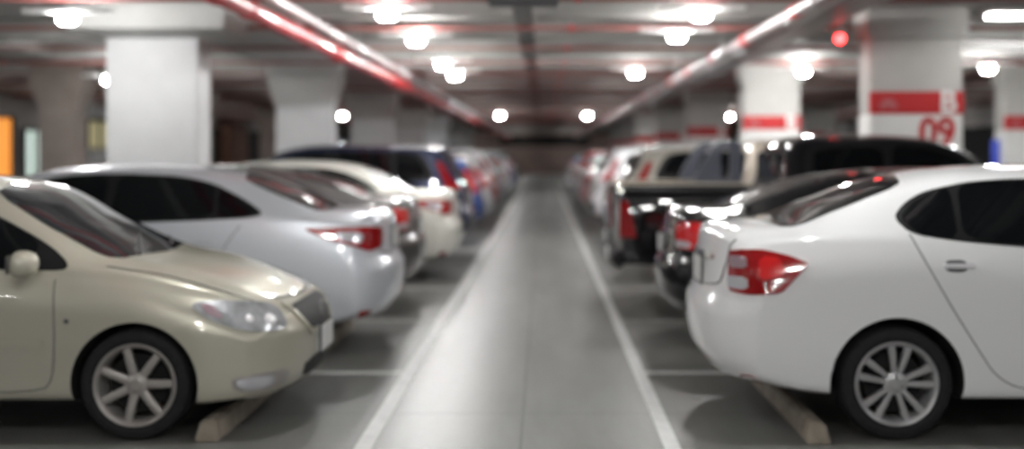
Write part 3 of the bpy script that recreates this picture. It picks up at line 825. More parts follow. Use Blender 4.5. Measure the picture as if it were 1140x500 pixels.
def suv():
    c = Car(SUV, 'navy_suv', P['navy'], (.235, 'five'))
    c.handle_mat = P['navy']; X = c.X
    dlo = [(.52,1.20),(.66,1.45),(.78,1.55),(1.3,1.575),(2.1,1.578),(2.5,1.545),(2.8,1.46),(3.25,1.17),(3.32,1.06),(2.2,1.10),(.62,1.14)]
    p1 = [(.62,1.22),(.74,1.43),(.84,1.53),(1.10,1.548),(1.08,1.15),(.68,1.165)]
    p2 = [(1.16,1.55),(2.05,1.56),(2.05,1.12),(1.14,1.15)]
    p3 = [(2.12,1.56),(2.5,1.525),(2.76,1.45),(3.14,1.19),(3.16,1.085),(2.12,1.12)]
    rd = [(1.14,1.12),(1.30,.95),(1.38,.72),(1.42,.5),(1.5,.36),(2.05,.34),(2.08,1.08)]
    fd = [(2.11,1.08),(2.09,.34),(3.02,.34),(3.08,.5),(3.12,.72),(3.16,1.03)]
    ws = [(3.54,-.64),(3.62,0),(3.54,.64),(2.86,.58),(2.76,0),(2.86,-.58)]
    common(c, dlo, [p1, p2, p3], [rd, fd], [(1.42,1.0),(2.38,.98)], ws, [(2.0,-.35),(2.0,.35),(1.3,.35),(1.3,-.35)], (3.06,1.1,P['navy']))
    # the glass over the roof is a sunroof here; the tailgate carries the real rear window
    for o in c.root.children:
        if o.name.startswith('rear_window'): o.name = 'sunroof'
    c.panel('rear_window', ('end', -1), [(-.60,1.17),(.60,1.17),(.52,1.52),(-.52,1.52)], M['glass'], .006, .015, .05, 2, k=.12)
    for sg in (-1, 1):
        md = ('wrap', X(.85), sg*.25)
        def w(l): return [(X(u), sg*y, z) for u, y, z in l]
        c.panel('turn_lens', md, w([(.40,.76,1.40),(.47,.77,1.40),(.44,.80,1.26),(.36,.79,1.26)]), M['amber'], .02, .01, .03, 1, label='amber lens of the high rear lamp')
        c.panel('tail_light', md, w([(.42,.72,1.42),(.50,.75,1.42),(.42,.80,1.2),(.34,.86,1.04),(.14,.76,1.02),(.30,.76,1.15)]), M['red_lens'], .012, .03, .03, 1, k=.12)
        mf = ('wrap', X(3.6), sg*.25)
        c.panel('headlight', mf, w([(4.45,.55,.90),(4.25,.82,.97),(4.02,.86,.97),(4.3,.82,.82),(4.46,.58,.76)]), M['lamp_chrome'], .008, .02, .03, 1)
        bm = bmesh.new()
        pts = [c.cast(('top',), (X(u), sg*.60))[0]+Vector((0,0,.03)) for u in np.linspace(.5, 2.5, 9)]
        for a, b in zip(pts, pts[1:]): tube(bm, a, b, .014, 8)
        for p in (pts[0], pts[4], pts[-1]): tube(bm, p, p-Vector((0,0,.05)), .014, 8)
        bm_obj('roof_rail', bm, M['steel'], c.root, 50)
    c.panel('rear_bumper_cladding', ('end', -1), [(-.72,.62),(.72,.62),(.70,.42),(-.70,.42)], M['plastic_grey'], .012, .02, .05, 1)
    c.panel('grille', ('end', 1), [(-.45,.86),(.45,.86),(.38,.68),(-.38,.68)], M['black'], .006, .01, .04, 1)
    plate(c, -1, .88, proud=.02); plate(c, 1, .52)
    return c

HATCH = dict(SUV, L=3.95, W=.85, ur=.70, uf=3.2, rt=.295, ra=.34, Rr=.36, Rf=.48, n=2.8, D=.95,
  zb=[(0,.28),(.35,.22),(1,.2),(3.2,.2),(3.95,.22)],
  w=[(0,.83),(.5,.845),(1.2,.85),(3.0,.85),(3.6,.84),(3.95,.80)],
  wb=[(0,.74),(.5,.775),(1.9,.79),(2.8,.78),(3.5,.73),(3.95,.66)],
  zbelt=[(0,.96),(.5,1.0),(1.9,.97),(2.9,.93),(3.2,.90),(3.6,.82),(3.88,.70),(3.95,.64)],
  zt=[(0,1.34),(.04,1.40),(.15,1.44),(.5,1.475),(1.0,1.50),(1.6,1.505),(2.0,1.48),(2.35,1.41),(2.8,1.16),(3.1,1.0),(3.25,.96),(3.6,.88),(3.85,.76),(3.92,.70),(3.95,.65)],
  ze=[(0,1.28),(.04,1.33),(.15,1.37),(.5,1.41),(1.0,1.43),(1.6,1.43),(2.0,1.405),(2.35,1.33),(2.8,1.09),(3.1,.955),(3.25,.925),(3.6,.84),(3.95,.66)],
  we=[(0,.54),(.2,.57),(1.0,.59),(1.9,.59),(2.4,.60),(2.9,.64),(3.2,.66),(3.95,.56)],
  xr=[(.22,.12),(.3,.04),(.45,0),(.62,0),(.72,.05),(.95,.08),(1.1,.18),(1.3,.32),(1.45,.38)],
  xf=[(.2,.10),(.28,.03),(.4,0),(.6,.03),(.8,.18)])

def hatch():
    c = Car(HATCH, 'blue_hatchback', P['blue'], (.200, 'six'))
    c.handle_mat = P['blue']; X = c.X
    dlo = [(.50,1.06),(.60,1.26),(.75,1.36),(1.2,1.405),(1.7,1.405),(2.05,1.37),(2.35,1.30),(2.8,1.06),(2.90,.95),(1.8,.985),(.6,1.02)]
    p1 = [(.58,1.07),(.68,1.26),(.8,1.34),(.95,1.36),(.94,1.03),(.65,1.035)]
    p2 = [(1.0,1.37),(1.25,1.39),(1.66,1.39),(1.66,1.005),(1.0,1.03)]
    p3 = [(1.73,1.39),(2.05,1.355),(2.32,1.285),(2.72,1.07),(2.74,.97),(1.73,1.0)]
    rd = [(.99,1.0),(1.05,.8),(1.10,.5),(1.2,.3),(1.68,.27),(1.70,.965)]
    fd = [(1.72,.965),(1.70,.27),(2.68,.27),(2.74,.45),(2.78,.92)]
    ws = [(3.08,-.60),(3.15,0),(3.08,.60),(2.42,.53),(2.32,0),(2.42,-.53)]
    common(c, dlo, [p1, p2, p3], [rd, fd], [(1.18,.88),(1.98,.87)], ws, [(1.7,-.3),(1.7,.3),(1.1,.3),(1.1,-.3)], (2.66,1.0,P['blue']))
    for o in c.root.children:
        if o.name.startswith('rear_window'): o.name = 'sunroof'
    c.panel('rear_window', ('end', -1), [(-.56,1.04),(.56,1.04),(.48,1.34),(-.48,1.34)], M['glass'], .006, .015, .05, 2, k=.12)
    for sg in (-1, 1):
        md = ('wrap', X(.85), sg*.25)
        def w(l): return [(X(u), sg*y, z) for u, y, z in l]
        c.panel('tail_light', md, w([(.30,.64,1.22),(.42,.74,1.22),(.34,.80,1.0),(.28,.83,.82),(.08,.62,.80),(.14,.62,1.0)]), M['red_lit'], .012, .03, .03, 1, k=.12)
        mf = ('wrap', X(3.0), sg*.25)
        c.panel('headlight', mf, w([(3.86,.50,.74),(3.66,.76,.82),(3.45,.81,.83),(3.7,.78,.66),(3.88,.55,.62)]), M['lamp_chrome'], .008, .02, .03, 1)
    c.panel('grille', ('end', 1), [(-.40,.66),(.40,.66),(.34,.58),(-.34,.58)], M['black'], .006, .01, .04, 1)
    plate(c, -1, .80, proud=.016); plate(c, 1, .42)
    return c

PICK = dict(L=5.15, W=.905, ur=1.15, uf=4.2, rt=.365, ra=.425, Rr=.07, Rf=.5, n=4.0, D=1.0,
  zb=[(0,.50),(.35,.45),(1,.40),(4.2,.38),(5.15,.38)],
  w=[(0,.895),(.5,.90),(1.2,.905),(4.0,.905),(4.7,.89),(5.15,.85)],
  wb=[(0,.865),(.5,.87),(1.45,.87),(1.65,.865),(3.9,.855),(4.5,.82),(5.15,.76)],
  zbelt=[(0,1.13),(1.45,1.145),(1.7,1.13),(3.6,1.08),(4.0,1.05),(4.7,.99),(5.05,.88),(5.15,.80)],
  zt=[(0,1.165),(.03,1.18),(1.50,1.185),(1.56,1.25),(1.62,1.62),(1.72,1.70),(2.0,1.735),(2.6,1.74),(3.0,1.715),(3.3,1.64),(3.7,1.38),(4.0,1.17),(4.15,1.13),(4.6,1.06),(5.0,.96),(5.12,.88),(5.15,.82)],
  ze=[(0,1.16),(.03,1.172),(1.50,1.178),(1.56,1.22),(1.62,1.55),(1.72,1.63),(2.0,1.655),(2.6,1.66),(3.0,1.635),(3.3,1.56),(3.7,1.30),(4.0,1.12),(4.15,1.09),(4.6,1.02),(5.15,.82)],
  we=[(0,.82),(1.50,.82),(1.6,.66),(1.8,.64),(2.6,.65),(3.2,.67),(3.7,.71),(4.1,.72),(5.15,.62)],
  xr=[(.4,.06),(.55,0),(.75,0),(1.2,.02)],
  xf=[(.38,.10),(.5,.02),(.65,0),(.8,.03),(.95,.12)],
  bed=(.10, 1.46, .74, .70))

def pickup():
    c = Car(PICK, 'black_pickup', P['black'], (.235, 'six'))
    c.handle_mat = M['chrome']; X = c.X
    dlo = [(1.78,1.20),(1.80,1.55),(1.9,1.61),(2.6,1.63),(3.0,1.60),(3.28,1.52),(3.75,1.20),(3.82,1.10),(2.6,1.135),(1.85,1.16)]
    p1 = [(1.86,1.22),(1.88,1.54),(1.98,1.59),(2.55,1.612),(2.55,1.155),(1.9,1.18)]
    p2 = [(2.63,1.612),(3.0,1.585),(3.25,1.505),(3.62,1.24),(3.64,1.125),(2.63,1.155)]
    rd = [(1.70,1.10),(1.72,.62),(1.80,.48),(2.56,.46),(2.59,1.10)]
    fd = [(2.62,1.10),(2.60,.46),(3.52,.46),(3.62,.6),(3.66,1.06)]
    ws = [(4.02,-.66),(4.10,0),(4.02,.66),(3.36,.60),(3.26,0),(3.36,-.60)]
    common(c, dlo, [p1, p2], [rd, fd], [(1.95,1.0),(2.86,.99)], ws, [(2.7,-.2),(2.7,.2),(2.2,.2),(2.2,-.2)], (3.55,1.15,M['chrome']))
    for o in list(c.root.children):
        if o.name.startswith('rear_window'): bpy.data.objects.remove(o)
    bm = bmesh.new(); box(bm, X(1.555), X(1.60), -.56, .56, 1.26, 1.56, .03, 3)
    bm_obj('rear_window', bm, M['glass'], c.root, 40)
    # tailgate, bumper, bed rails, tail lights
    bm = bmesh.new(); box(bm, X(.005), X(.03), -.70, .70, .68, 1.155, .012)
    tg = bm_obj('tailgate', bm, c.paint, c.root, 40)
    bm = bmesh.new(); box(bm, X(-.012), X(.01), -.10, .10, .98, 1.04, .008); bm_obj('tailgate_handle', bm, M['chrome'], tg, 40)
    bm = bmesh.new(); box(bm, X(-.07), X(.06), -.80, .80, .44, .60, .035, 3)
    bm_obj('rear_bumper', bm, M['black'], c.root, 40)
    for sg in (-1, 1):
        y0, y1 = sorted((sg*.735, sg*.885))
        bm = bmesh.new()
        box(bm, X(.02), X(1.50), y0, y1, 1.165, 1.195, .01)
        bm_obj('bed_rail', bm, c.rail_mat if hasattr(c, 'rail_mat') else M['black'], c.root, 40)
        # slanted lens wrapping the rear corner
        z0, z1 = .74, 1.08
        pts = [(-.012, .715*sg, z1), (-.012, .90*sg, z1), (.07, .912*sg, z1), (-.012, .78*sg, z0), (-.012, .915*sg, z0), (.15, .922*sg, z0), (.07, .74*sg, z1), (.15, .78*sg, z0)]
        pts = [(X(a), b, z) for a, b, z in pts]
        me = mesh_from('tail_light', pts, [(0,1,4,3), (1,2,5,4), (2,6,7,5), (6,0,3,7), (0,6,2,1), (3,4,5,7)], M['red_lens'], 30)
        link(bpy.data.objects.new('tail_light', me), c.root)
        mf = ('wrap', X(4.1), sg*.25)
        c.panel('headlight', mf, [(X(u), sg*y, z) for u, y, z in [(5.05,.55,.95),(4.85,.82,1.0),(4.65,.86,1.0),(4.88,.82,.84),(5.06,.58,.80)]], M['lamp_chrome'], .008, .02, .03, 1)
    c.panel('grille', ('end', 1), [(-.45,.92),(.45,.92),(.40,.70),(-.40,.70)], M['chrome'], .006, .01, .04, 1)
    bm = bmesh.new(); box(bm, X(-.09), X(-.065), -.17, .17, .46, .58, .004); bm_obj('number_plate', bm, M['plate'], c.root, 40)
    plate(c, 1, .52)
    return c

def sport_bar(c, mat):
    """sail-shaped roll bar with an opening, standing on both bed rails"""
    X = c.X
    for sg in (-1, 1):
        y0, y1 = sg*.74, sg*.82
        o = [(.92,1.19),(1.02,1.40),(1.14,1.60),(1.24,1.68),(1.42,1.70),(1.50,1.66),(1.50,1.19)]
        i_ = [(1.16,1.25),(1.20,1.42),(1.27,1.57),(1.34,1.60),(1.37,1.56),(1.36,1.25)]
        vs = []; fs = []
        def resamp(p, n=40):
            P_ = [Vector(q) for q in p]; P_.append(P_[0]); d = [0]
            for a, b in zip(P_, P_[1:]): d.append(d[-1]+(b-a).length)
            out = []
            for k in range(n):
                t = d[-1]*k/n; j = max(i for i in range(len(d)-1) if d[i] <= t)
                out.append(P_[j].lerp(P_[j+1], (t-d[j])/(d[j+1]-d[j])))
            return out
        cen = Vector((1.26, 1.42))
        def byang(p, a):
            dirv = Vector((math.cos(a), math.sin(a))); best = 0
            for q in range(len(p)):
                A, B = Vector(p[q])-cen, Vector(p[(q+1) % len(p)])-cen
                den = dirv.x*(B-A).y-dirv.y*(B-A).x
                if abs(den) < 1e-9: continue
                t = (A.x*(B-A).y-A.y*(B-A).x)/den; s2 = (A.x*dirv.y-A.y*dirv.x)/den
                if t > 0 and -1e-6 <= s2 <= 1+1e-6: best = max(best, t)
            return cen+dirv*best
        n = 48
        for k in range(n):
            a = 2*PI*k/n
            for src in (o, i_):
                q = byang(src, a)
                vs += [(X(q.x), y0, q.y), (X(q.x), y1, q.y)]
        for k in range(n):
            a, b = k*4, ((k+1) % n)*4
            fs += [(a, b, b+2, a+2), (a+1, a+3, b+3, b+1), (a, a+1, b+1, b), (a+2, b+2, b+3, a+3)]
        bm = bmesh.new(); bv = [bm.verts.new(p) for p in vs]
        for f in fs: bm.faces.new([bv[j] for j in f])
        bm_obj('sport_bar', bm, mat, c.root, 30)
    bm = bmesh.new(); tube(bm, (X(1.40), -.78, 1.66), (X(1.40), .78, 1.66), .04, 16)
    bm_obj('cross_bar', bm, mat, c.root, 50)

# ------------------------------------------------------------------ build and place the cars
F_PX, CAMH = 1300., 1.53
def place(o, L, side, end, yc, nose_out=False):
    """end = world X of the bumper that faces the lane; side -1 left row, +1 right row"""
    if side > 0:
        o.location = (end+L/2, yc, 0); o.rotation_euler = (0, 0, PI if nose_out else 0)
    else:
        o.location = (end-L/2, yc, 0); o.rotation_euler = (0, 0, 0 if nose_out else PI)

T = {}
T['city'] = city(); T['old'] = old_sedan(); T['new'] = new_sedan(); T['civ'] = black_sedan()
T['suv'] = suv(); T['hatch'] = hatch(); T['pick'] = pickup()
used = {}
def kin(root):
    out = [root]
    for ch in root.children: out += kin(ch)
    return out

def put(kind, color, name, side, end, yc, label, nose_out=False, cat='car', dy=0.):
    c = T[kind]
    if kind not in used:
        used[kind] = True; r = c.root
        if color != c.paint:
            r = None
        else:
            r.name = name
    else: r = None
    if r is None:
        r = copy_tree(c.root, None, (c.paint, color)); r.name = name
    place(r, c.L, side, end, yc, nose_out)
    tag(r, label, cat, 'cars parked in the left row' if side < 0 else 'cars parked in the right row')
    return r

Z0 = [7.04, 9.46, 12.0]                      # centres of the first three bays
FAR = [14.72 + 2.76*k for k in range(16)]    # and of the ones beyond the first pillars
# left row
put('old', P['champagne'], 'champagne_sedan', -1, -1.33, 7.05, 'champagne gold sedan parked nose out at the near left with silver seven-spoke wheels', True)
put('new', P['silver'], 'silver_sedan', -1, -1.15, 9.46, 'silver sedan showing its red wedge tail light just behind the champagne car')
put('civ', P['black'], 'black_sedan', 1, .93, 9.70, 'glossy black sedan between the white near sedan and the black pickup')
put('city', P['white'], 'white_sedan', 1, .885, 7.05, 'white sedan at the near right showing its red tail light and rear wheel')
put('suv', P['navy'], 'navy_suv', -1, -1.02, FAR[1], 'dark navy tall estate with high red tail light behind the cream sedan')
put('hatch', P['blue'], 'blue_hatchback', -1, -1.15, FAR[3], 'blue hatchback in the left row beyond the navy tall estate')
bp = put('pick', P['black'], 'black_pickup', 1, .735, 12.0, 'black double cab pickup with slanted red tail light beside the black sedan', cat='pickup truck')
put('civ', P['darkgrey'], 'dark_grey_sedan', -1, -1.22, 12.0, 'dark grey sedan with bright red tail light behind the silver sedan')
put('new', P['cream'], 'cream_sedan', -1, -1.02, FAR[0], 'cream white sedan beyond the dark grey one in the left row')
# right row beyond
bg = put('pick', P['beige'], 'beige_pickup', 1, .86, FAR[0], 'beige double cab pickup with slate sport bar behind the black pickup', cat='pickup truck')
for o in list(bpy.data.objects):
    if o.name.startswith('turn_lens') and o.parent and o.parent.name.startswith('navy_suv'):
        o.material_slots[0].link = 'OBJECT'; o.material_slots[0].material = M['red_lens']
        if 'label' in o: del o['label']
class _C: pass
cc = _C(); cc.X = T['pick'].X; cc.root = bg; sport_bar(cc, M['sportbar'])
for ch in bg.children:
    if ch.name.startswith('bed_rail') or ch.name.startswith('wing_mirror'):
        ch.material_slots[0].link = 'OBJECT'; ch.material_slots[0].material = P['beige']
put('suv', P['taupe'], 'taupe_suv', 1, 1.05, FAR[1], 'taupe tall estate with amber rear lamp beyond the beige pickup')
ordn = ['third','fourth','fifth','sixth','seventh','eighth','ninth','tenth','eleventh','twelfth','thirteenth','fourteenth','fifteenth','sixteenth','seventeenth','eighteenth','nineteenth']
left_rest = [(2,'new','pearl','pearl white sedan',-1.2),(4,'hatch','pearl','white hatchback',-1.1),(5,'civ','red','red sedan',-1.1),(6,'suv','pearl','white tall estate',-1.15),(7,'new','grey','grey sedan',-1.1),
  (8,'hatch','red','red hatchback',-1.2),(9,'city','white','white sedan',-1.1),(10,'suv','grey','grey tall estate',-1.15),(11,'civ','blue','blue sedan',-1.1),(12,'hatch','silver','silver hatchback',-1.1),(13,'new','pearl','pearl white sedan',-1.15),(14,'suv','black','black tall estate',-1.1)]
right_rest = [(2,'city','grey','grey sedan',1.0),(3,'suv','pearl','white tall estate',.92),(4,'hatch','cream','cream hatchback',.95),(5,'new','pink','pink sedan',.9),(6,'city','pearl','pearl white sedan',.9),(7,'hatch','pearl','white hatchback',.95),
  (8,'new','silver','silver sedan',.95),(9,'suv','red','red tall estate',1.0),(10,'hatch','pearl','white hatchback',.95),(11,'city','pearl','pearl white sedan',.95),(12,'civ','grey','grey sedan',1.0),(13,'new','pearl','white sedan',.95),(14,'hatch','blue','blue hatchback',.95)]
for side, rest in ((-1, left_rest), (1, right_rest)):
    for k, kind, colr, desc, end in rest:
        nm = desc.replace('tall estate', 'suv').replace(' ', '_')
        where = 'left' if side < 0 else 'right'
        put(kind, P[colr], nm, side, end, FAR[k], f'{desc}, {ordn[k+1]} car from the camera in the {where} row')

# ------------------------------------------------------------------ the garage
ZB0, ZB1 = -14., 92.
XW = 14.5
SLAB, BEAM = 3.45, 3.19
def plain(name, mat, *boxes, kind=None, bev=0, parent=None):
    bm = bmesh.new()
    for b in boxes: box(bm, *b, bev=bev)
    o = bm_obj(name, bm, mat, parent)
    if kind: o['kind'] = kind
    return o
plain('floor', M['floor'], (-XW, XW, ZB0, ZB1, -.3, 0), kind='structure')
plain('ceiling', M['slab'], (-XW, XW, ZB0, ZB1, SLAB, SLAB+.25), kind='structure')
plain('wall_left', M['wall_grey'], (-XW-.2, -XW, ZB0, ZB1, 0, SLAB), kind='structure')
plain('wall_right', M['wall_grey'], (XW, XW+.2, ZB0, ZB1, 0, SLAB), kind='structure')
plain('wall_back', M['wall_brown'], (-XW, XW, ZB1, ZB1+.2, 0, SLAB), kind='structure')
plain('wall_front', M['wall_grey'], (-XW, XW, ZB0-.2, ZB0, 0, SLAB), kind='structure')
# unlit opening high in the end wall
o = plain('dark_opening', M['void'], (-3.4, 3.6, ZB1-.05, ZB1-.01, 2.2, 3.05)); tag(o, 'unlit black opening across the top of the far end wall', 'opening')

# aisle and bay markings
def marking(name, mat, x0, x1, y0, y1, z=.003):
    o = plain(name, mat, (x0, x1, y0, y1, .0002, z)); o['kind'] = 'structure'; return o
marking('lane_line', M['line'], -.985, -.895, 2.0, 62)
marking('lane_line', M['line'], .63, .715, 2.0, 62)
stalls = [5.64, 8.18, 10.72, 13.32] + [13.32+2.77*k for k in range(1, 14)]
for i, z in enumerate(stalls):
    m = M['line'] if i < 2 else M['line_worn']
    marking('bay_line', m, -5.6, -.985, z-.045, z+.045); marking('bay_line', m, .715, 5.6, z-.045, z+.045)

# wheel stops
def wheel_stop(x0, x1, y0, y1, label):
    bm = bmesh.new(); h = .11
    vs = [(x0,y0,0),(x1,y0,0),(x1,y1,0),(x0,y1,0),(x0+.03,y0+.03,h),(x1-.03,y0+.03,h),(x1-.03,y1-.03,h),(x0+.03,y1-.03,h)]
    b = [bm.verts.new(v) for v in vs]
    for f in ((0,1,2,3),(4,5,6,7),(0,1,5,4),(1,2,6,5),(2,3,7,6),(3,0,4,7)): bm.faces.new([b[i] for i in f])
    bmesh.ops.bevel(bm, geom=list(bm.edges), offset=.012, segments=2, affect='EDGES')
    o = bm_obj('wheel_stop', bm, M['stop'], None, 40)
    tag(o, label, 'wheel stop', 'concrete wheel stops in the parking bays')
wheel_stop(1.385, 1.52, 6.14, 7.85, 'concrete wheel stop against the rear tyre of the near white sedan')
wheel_stop(-1.86, -1.72, 6.20, 7.95, 'concrete wheel stop in front of the champagne sedan tyre')
wheel_stop(-1.80, -1.66, 8.7, 10.3, 'concrete wheel stop under the silver sedan')
wheel_stop(1.48, 1.61, 8.8, 10.4, 'concrete wheel stop under the glossy black sedan')

# pillars
PZ = [13.08 + 8.3*k for k in range(7)]
def pillar(x0, x1, y, label, sign=None, style='left', d=.5, big=False):
    r = empty('concrete_pillar', ((x0+x1)/2, y+d/2, 0), 0, label, 'pillar', 'square pillars along the bays'); r['kind'] = 'thing'
    w = x1-x0
    def part(nm, m, *bs, bev=.015):
        bm = bmesh.new()
        for b in bs: box(bm, *b, bev=bev)
        return bm_obj(nm, bm, m, r, 40)
    if style == 'left':
        part('shaft', M['pillar'], (-w/2, w/2, -d/2, d/2, 0, 2.86))
    elif style == 'brown':
        part('shaft', M['brown_clad'], (-w/2, w/2, -d/2, d/2, 0, 2.86))
    else:
        part('lower_shaft', M['pillar_white'], (-w/2, w/2, -d/2, d/2, 0, 1.985))
        part('shaft', M['pillar_raw'], (-w/2+.004, w/2-.004, -d/2+.004, d/2-.004, 1.98, 2.86))
    # splayed head under the beam
    bm = bmesh.new()
    a, b = (w/2+.012, d/2+.012), (w/2+.36, d/2+.25)
    vs = []
    zz0, zz1 = (2.83, 2.92) if big else (2.42, 2.90)
    if not big: b = (w/2+.14, d/2+.10)
    for (hx, hy), z in ((a, zz0), (b, zz1), (b, BEAM-.002)):
        vs += [(-hx,-hy,z),(hx,-hy,z),(hx,hy,z),(-hx,hy,z)]
    v = [bm.verts.new(p) for p in vs]
    for q in range(2):
        for i in range(4):
            j = (i+1) % 4; bm.faces.new((v[q*4+i], v[q*4+j], v[q*4+4+j], v[q*4+4+i]))
    bm.faces.new(v[0:4]); bm.faces.new(v[8:12])
    if style != 'right': bm_obj('pillar_head', bm, M['pale_beam'] if style == 'left' else M['brown_clad'], r, 30)
    else:
        bm.free(); part('pillar_head', M['pillar_raw'], (-w/2-.05, w/2+.05, -d/2-.05, d/2+.05, 2.84, BEAM-.002))
    if sign:
        bz0, bz1 = 1.985, 2.235
        band = part('sign_band', M['sign_red'], (-w/2-.004, w/2+.004, -d/2-.012, -d/2+.05, bz0, bz1), bev=.003)
        def text(nm, s, x, z, size, m, parent):
            cu = bpy.data.curves.new(nm, 'FONT'); cu.body = s; cu.size = size; cu.extrude = .002; cu.offset = size*.032
            cu.align_x = 'CENTER'; cu.align_y = 'CENTER'
            o = bpy.data.objects.new(nm, cu); COL.objects.link(o)
            dg = bpy.context.evaluated_depsgraph_get(); dg.update()
            me = bpy.data.meshes.new_from_object(o.evaluated_get(dg)); bpy.data.objects.remove(o)
            me.materials.clear(); me.materials.append(m)
            ob = link(bpy.data.objects.new(nm, me), parent)
            ob.rotation_euler = (PI/2, 0, 0); ob.location = (x, -d/2-.016, z)
            return ob
        text('zone_letter', 'B', w/2-.17, (bz0+bz1)/2, .34, M['pillar_white'], band)
        if sign == '09':
            t = text('bay_number', '09', w/2-.29, 1.765, .44, M['sign_red'], r); t.location.y = -d/2-.003
            t.scale = (.92, 1, 1)
        # small pictogram of a parked car at the other end of the band
        bm = bmesh.new()
        yb = -d/2-.015
        box(bm, -w/2+.10, -w/2+.30, yb-.002, yb+.003, bz0+.07, bz0+.12); box(bm, -w/2+.14, -w/2+.26, yb-.002, yb+.003, bz0+.12, bz0+.17)
        for q in (.14, .26): tube(bm, (-w/2+q, yb-.002, bz0+.065), (-w/2+q, yb+.003, bz0+.065), .022, 14)
        bm_obj('car_pictogram', bm, M['faded_sign'], band)
    return r
near = ['nearest', 'second', 'third', 'fourth', 'fifth', 'sixth', 'seventh']
for k, z in enumerate(PZ):
    pillar(-4.90, -3.87, z, f'plain white pillar rising behind the left row of cars, {near[k]} from the camera', None, 'left', big=(k == 0))
    pillar(3.66, 4.70, z, (f'pillar with a red band and red number 09 behind the black pickup' if k == 0 else f'pillar with a red band in the right row, {near[k]} from the camera'), '09' if k == 0 else 'B', 'right')
for k in (1, 2, 3):
    pillar(8.45, 9.5, PZ[k], f'white pillar with red band in the far right aisle, {near[k-1]} of that line', 'B', 'right')
    pillar(-9.25, -8.55, PZ[k], f'brown clad pillar in the far left aisle, {near[k-1]} of that line', None, 'brown')

# ceiling beams
for k, z in enumerate(np.arange(-10.6, ZB1-1, 2.77)):
    zz = float(z); plain('ceiling_beam', M['beam'], (-XW, XW, zz-.16, zz+.16, BEAM+.01, SLAB+.01), kind='structure')
for x0, x1 in ((-4.95, -3.45), (3.5, 4.9)):
    o = plain('ceiling_beam', M['pale_beam'] if x0 < 0 else M['beam'], (x0, x1, ZB0, ZB1, BEAM, SLAB+.005), kind='structure', bev=.02)
for x0, x1 in ((-9.6, -8.3), (8.4, 9.6)):
    plain('ceiling_beam', M['beam'], (x0, x1, ZB0, ZB1, BEAM, SLAB+.004), kind='structure', bev=.02)

# pipes
def pipe(name, a, b, r, m, label, cat='pipe', group=None, hang=None, collar=None, cm=None, top=None):
    bm = bmesh.new(); tube(bm, a, b, r, 20)
    p = bm_obj(name, bm, m, None, 50); tag(p, label, cat, group)
    A, B = Vector(a), Vector(b); L = (B-A).length; d = (B-A)/L
    if hang:
        t = hang/2
        while t < L:
            q = A+d*t
            bm = bmesh.new(); tube(bm, q+Vector((0,0,r*.6)), (q.x, q.y, top or SLAB), .012, 8)
            h = bm_obj('hanger_rod', bm, M['steel'], p, 50)
            bm = bmesh.new(); tube(bm, q-d*.025, q+d*.025, r+.012, 20); bm_obj('clamp', bm, cm or M['steel'], h, 40)
            t += hang
    if collar:
        t = collar*.3
        while t < L:
            q = A+d*t; bm = bmesh.new(); tube(bm, q-d*.16, q+d*.16, r+.014, 20); bm_obj('coupling', bm, cm or M['pipe_red'], p, 40)
            t += collar
    return p
pipe('sprinkler_main', (-2.62, 2, 2.82), (-2.62, 90, 2.82), .085, M['pipe_red'], 'thick red pipe hung low along the left side of the ceiling', group='red mains over the left bays', hang=5.54, collar=5.54, cm=M['sign_red'])
pipe('sprinkler_main', (-2.92, 2, 2.97), (-2.92, 90, 2.97), .075, M['pipe_red'], 'red pipe running beside and above the thick left pipe', group='red mains over the left bays', hang=5.54, cm=M['sign_red'])
pipe('conduit', (-2.52, 2, 2.985), (-2.52, 90, 2.985), .05, M['pipe_pale'], 'pale pipe beside the red pipes over the left bays', hang=5.54)
pipe('sprinkler_main', (2.42, 2, 2.90), (2.42, 90, 2.90), .06, M['pipe_pale'], 'pale pipe with red couplings along the right side of the ceiling', hang=5.54, collar=2.77)
pipe('sprinkler_main', (3.15, 2, 2.98), (3.15, 90, 2.98), .04, M['steel'], 'thin grey pipe beside the cable tray over the right bays', hang=5.54)
rows = list(np.arange(3.60, 90, 2.77))
for k, z in enumerate(rows[:22]):
    z = float(z)
    nm = ['first','second','third','fourth','fifth','sixth','seventh','eighth','ninth','tenth','eleventh','twelfth','thirteenth','fourteenth','fifteenth','sixteenth','seventeenth','eighteenth','nineteenth','twentieth','twenty-first','twenty-second'][k]
    pipe('branch_pipe', (-XW+.3, z, 3.12), (XW-.3, z, 3.12), .028, M['pipe_dull'], f'thin red pipe crossing the ceiling from side to side, {nm} from the camera', group='red branch pipes crossing the ceiling', hang=9.7, cm=M['sign_red'])
# cable tray, right
tr = empty('cable_tray', (2.80, 45, 2.92), 0, 'grey perforated cable tray along the right side of the ceiling', 'cable tray')
bm = bmesh.new()
for sg in (-1, 1): box(bm, sg*.15-.006, sg*.15+.006, -43, 45, -.05, .05)
bm_obj('side_rail', bm, M['steel'], tr)
bm = bmesh.new(); box(bm, -.15, .15, -43, 45, -.05, -.044); bm_obj('tray_base', bm, M['steel'], tr)
for k in range(16):
    bm = bmesh.new()
    for sg in (-1, 1): tube(bm, (sg*.16, -41+k*5.54, -.05), (sg*.16, -41+k*5.54, SLAB-2.92), .01, 8)
    box(bm, -.19, .19, -41+k*5.54-.02, -41+k*5.54+.02, -.075, -.05)
    bm_obj('tray_hanger', bm, M['steel'], tr)
# service box with drop, centre of the ceiling
o = plain('junction_box', M['plastic_grey'], (-.55, .15, 11.42, 11.72, 3.0, 3.2), bev=.02); tag(o, 'dark box fixed under the ceiling beam above the lane', 'junction box')
tr2 = plain('service_duct', M['duct'], (-.35, -.13, 12.02, 60, 3.155, 3.198), bev=.01); tag(tr2, 'dark duct running under the slab along the middle of the lane', 'duct')

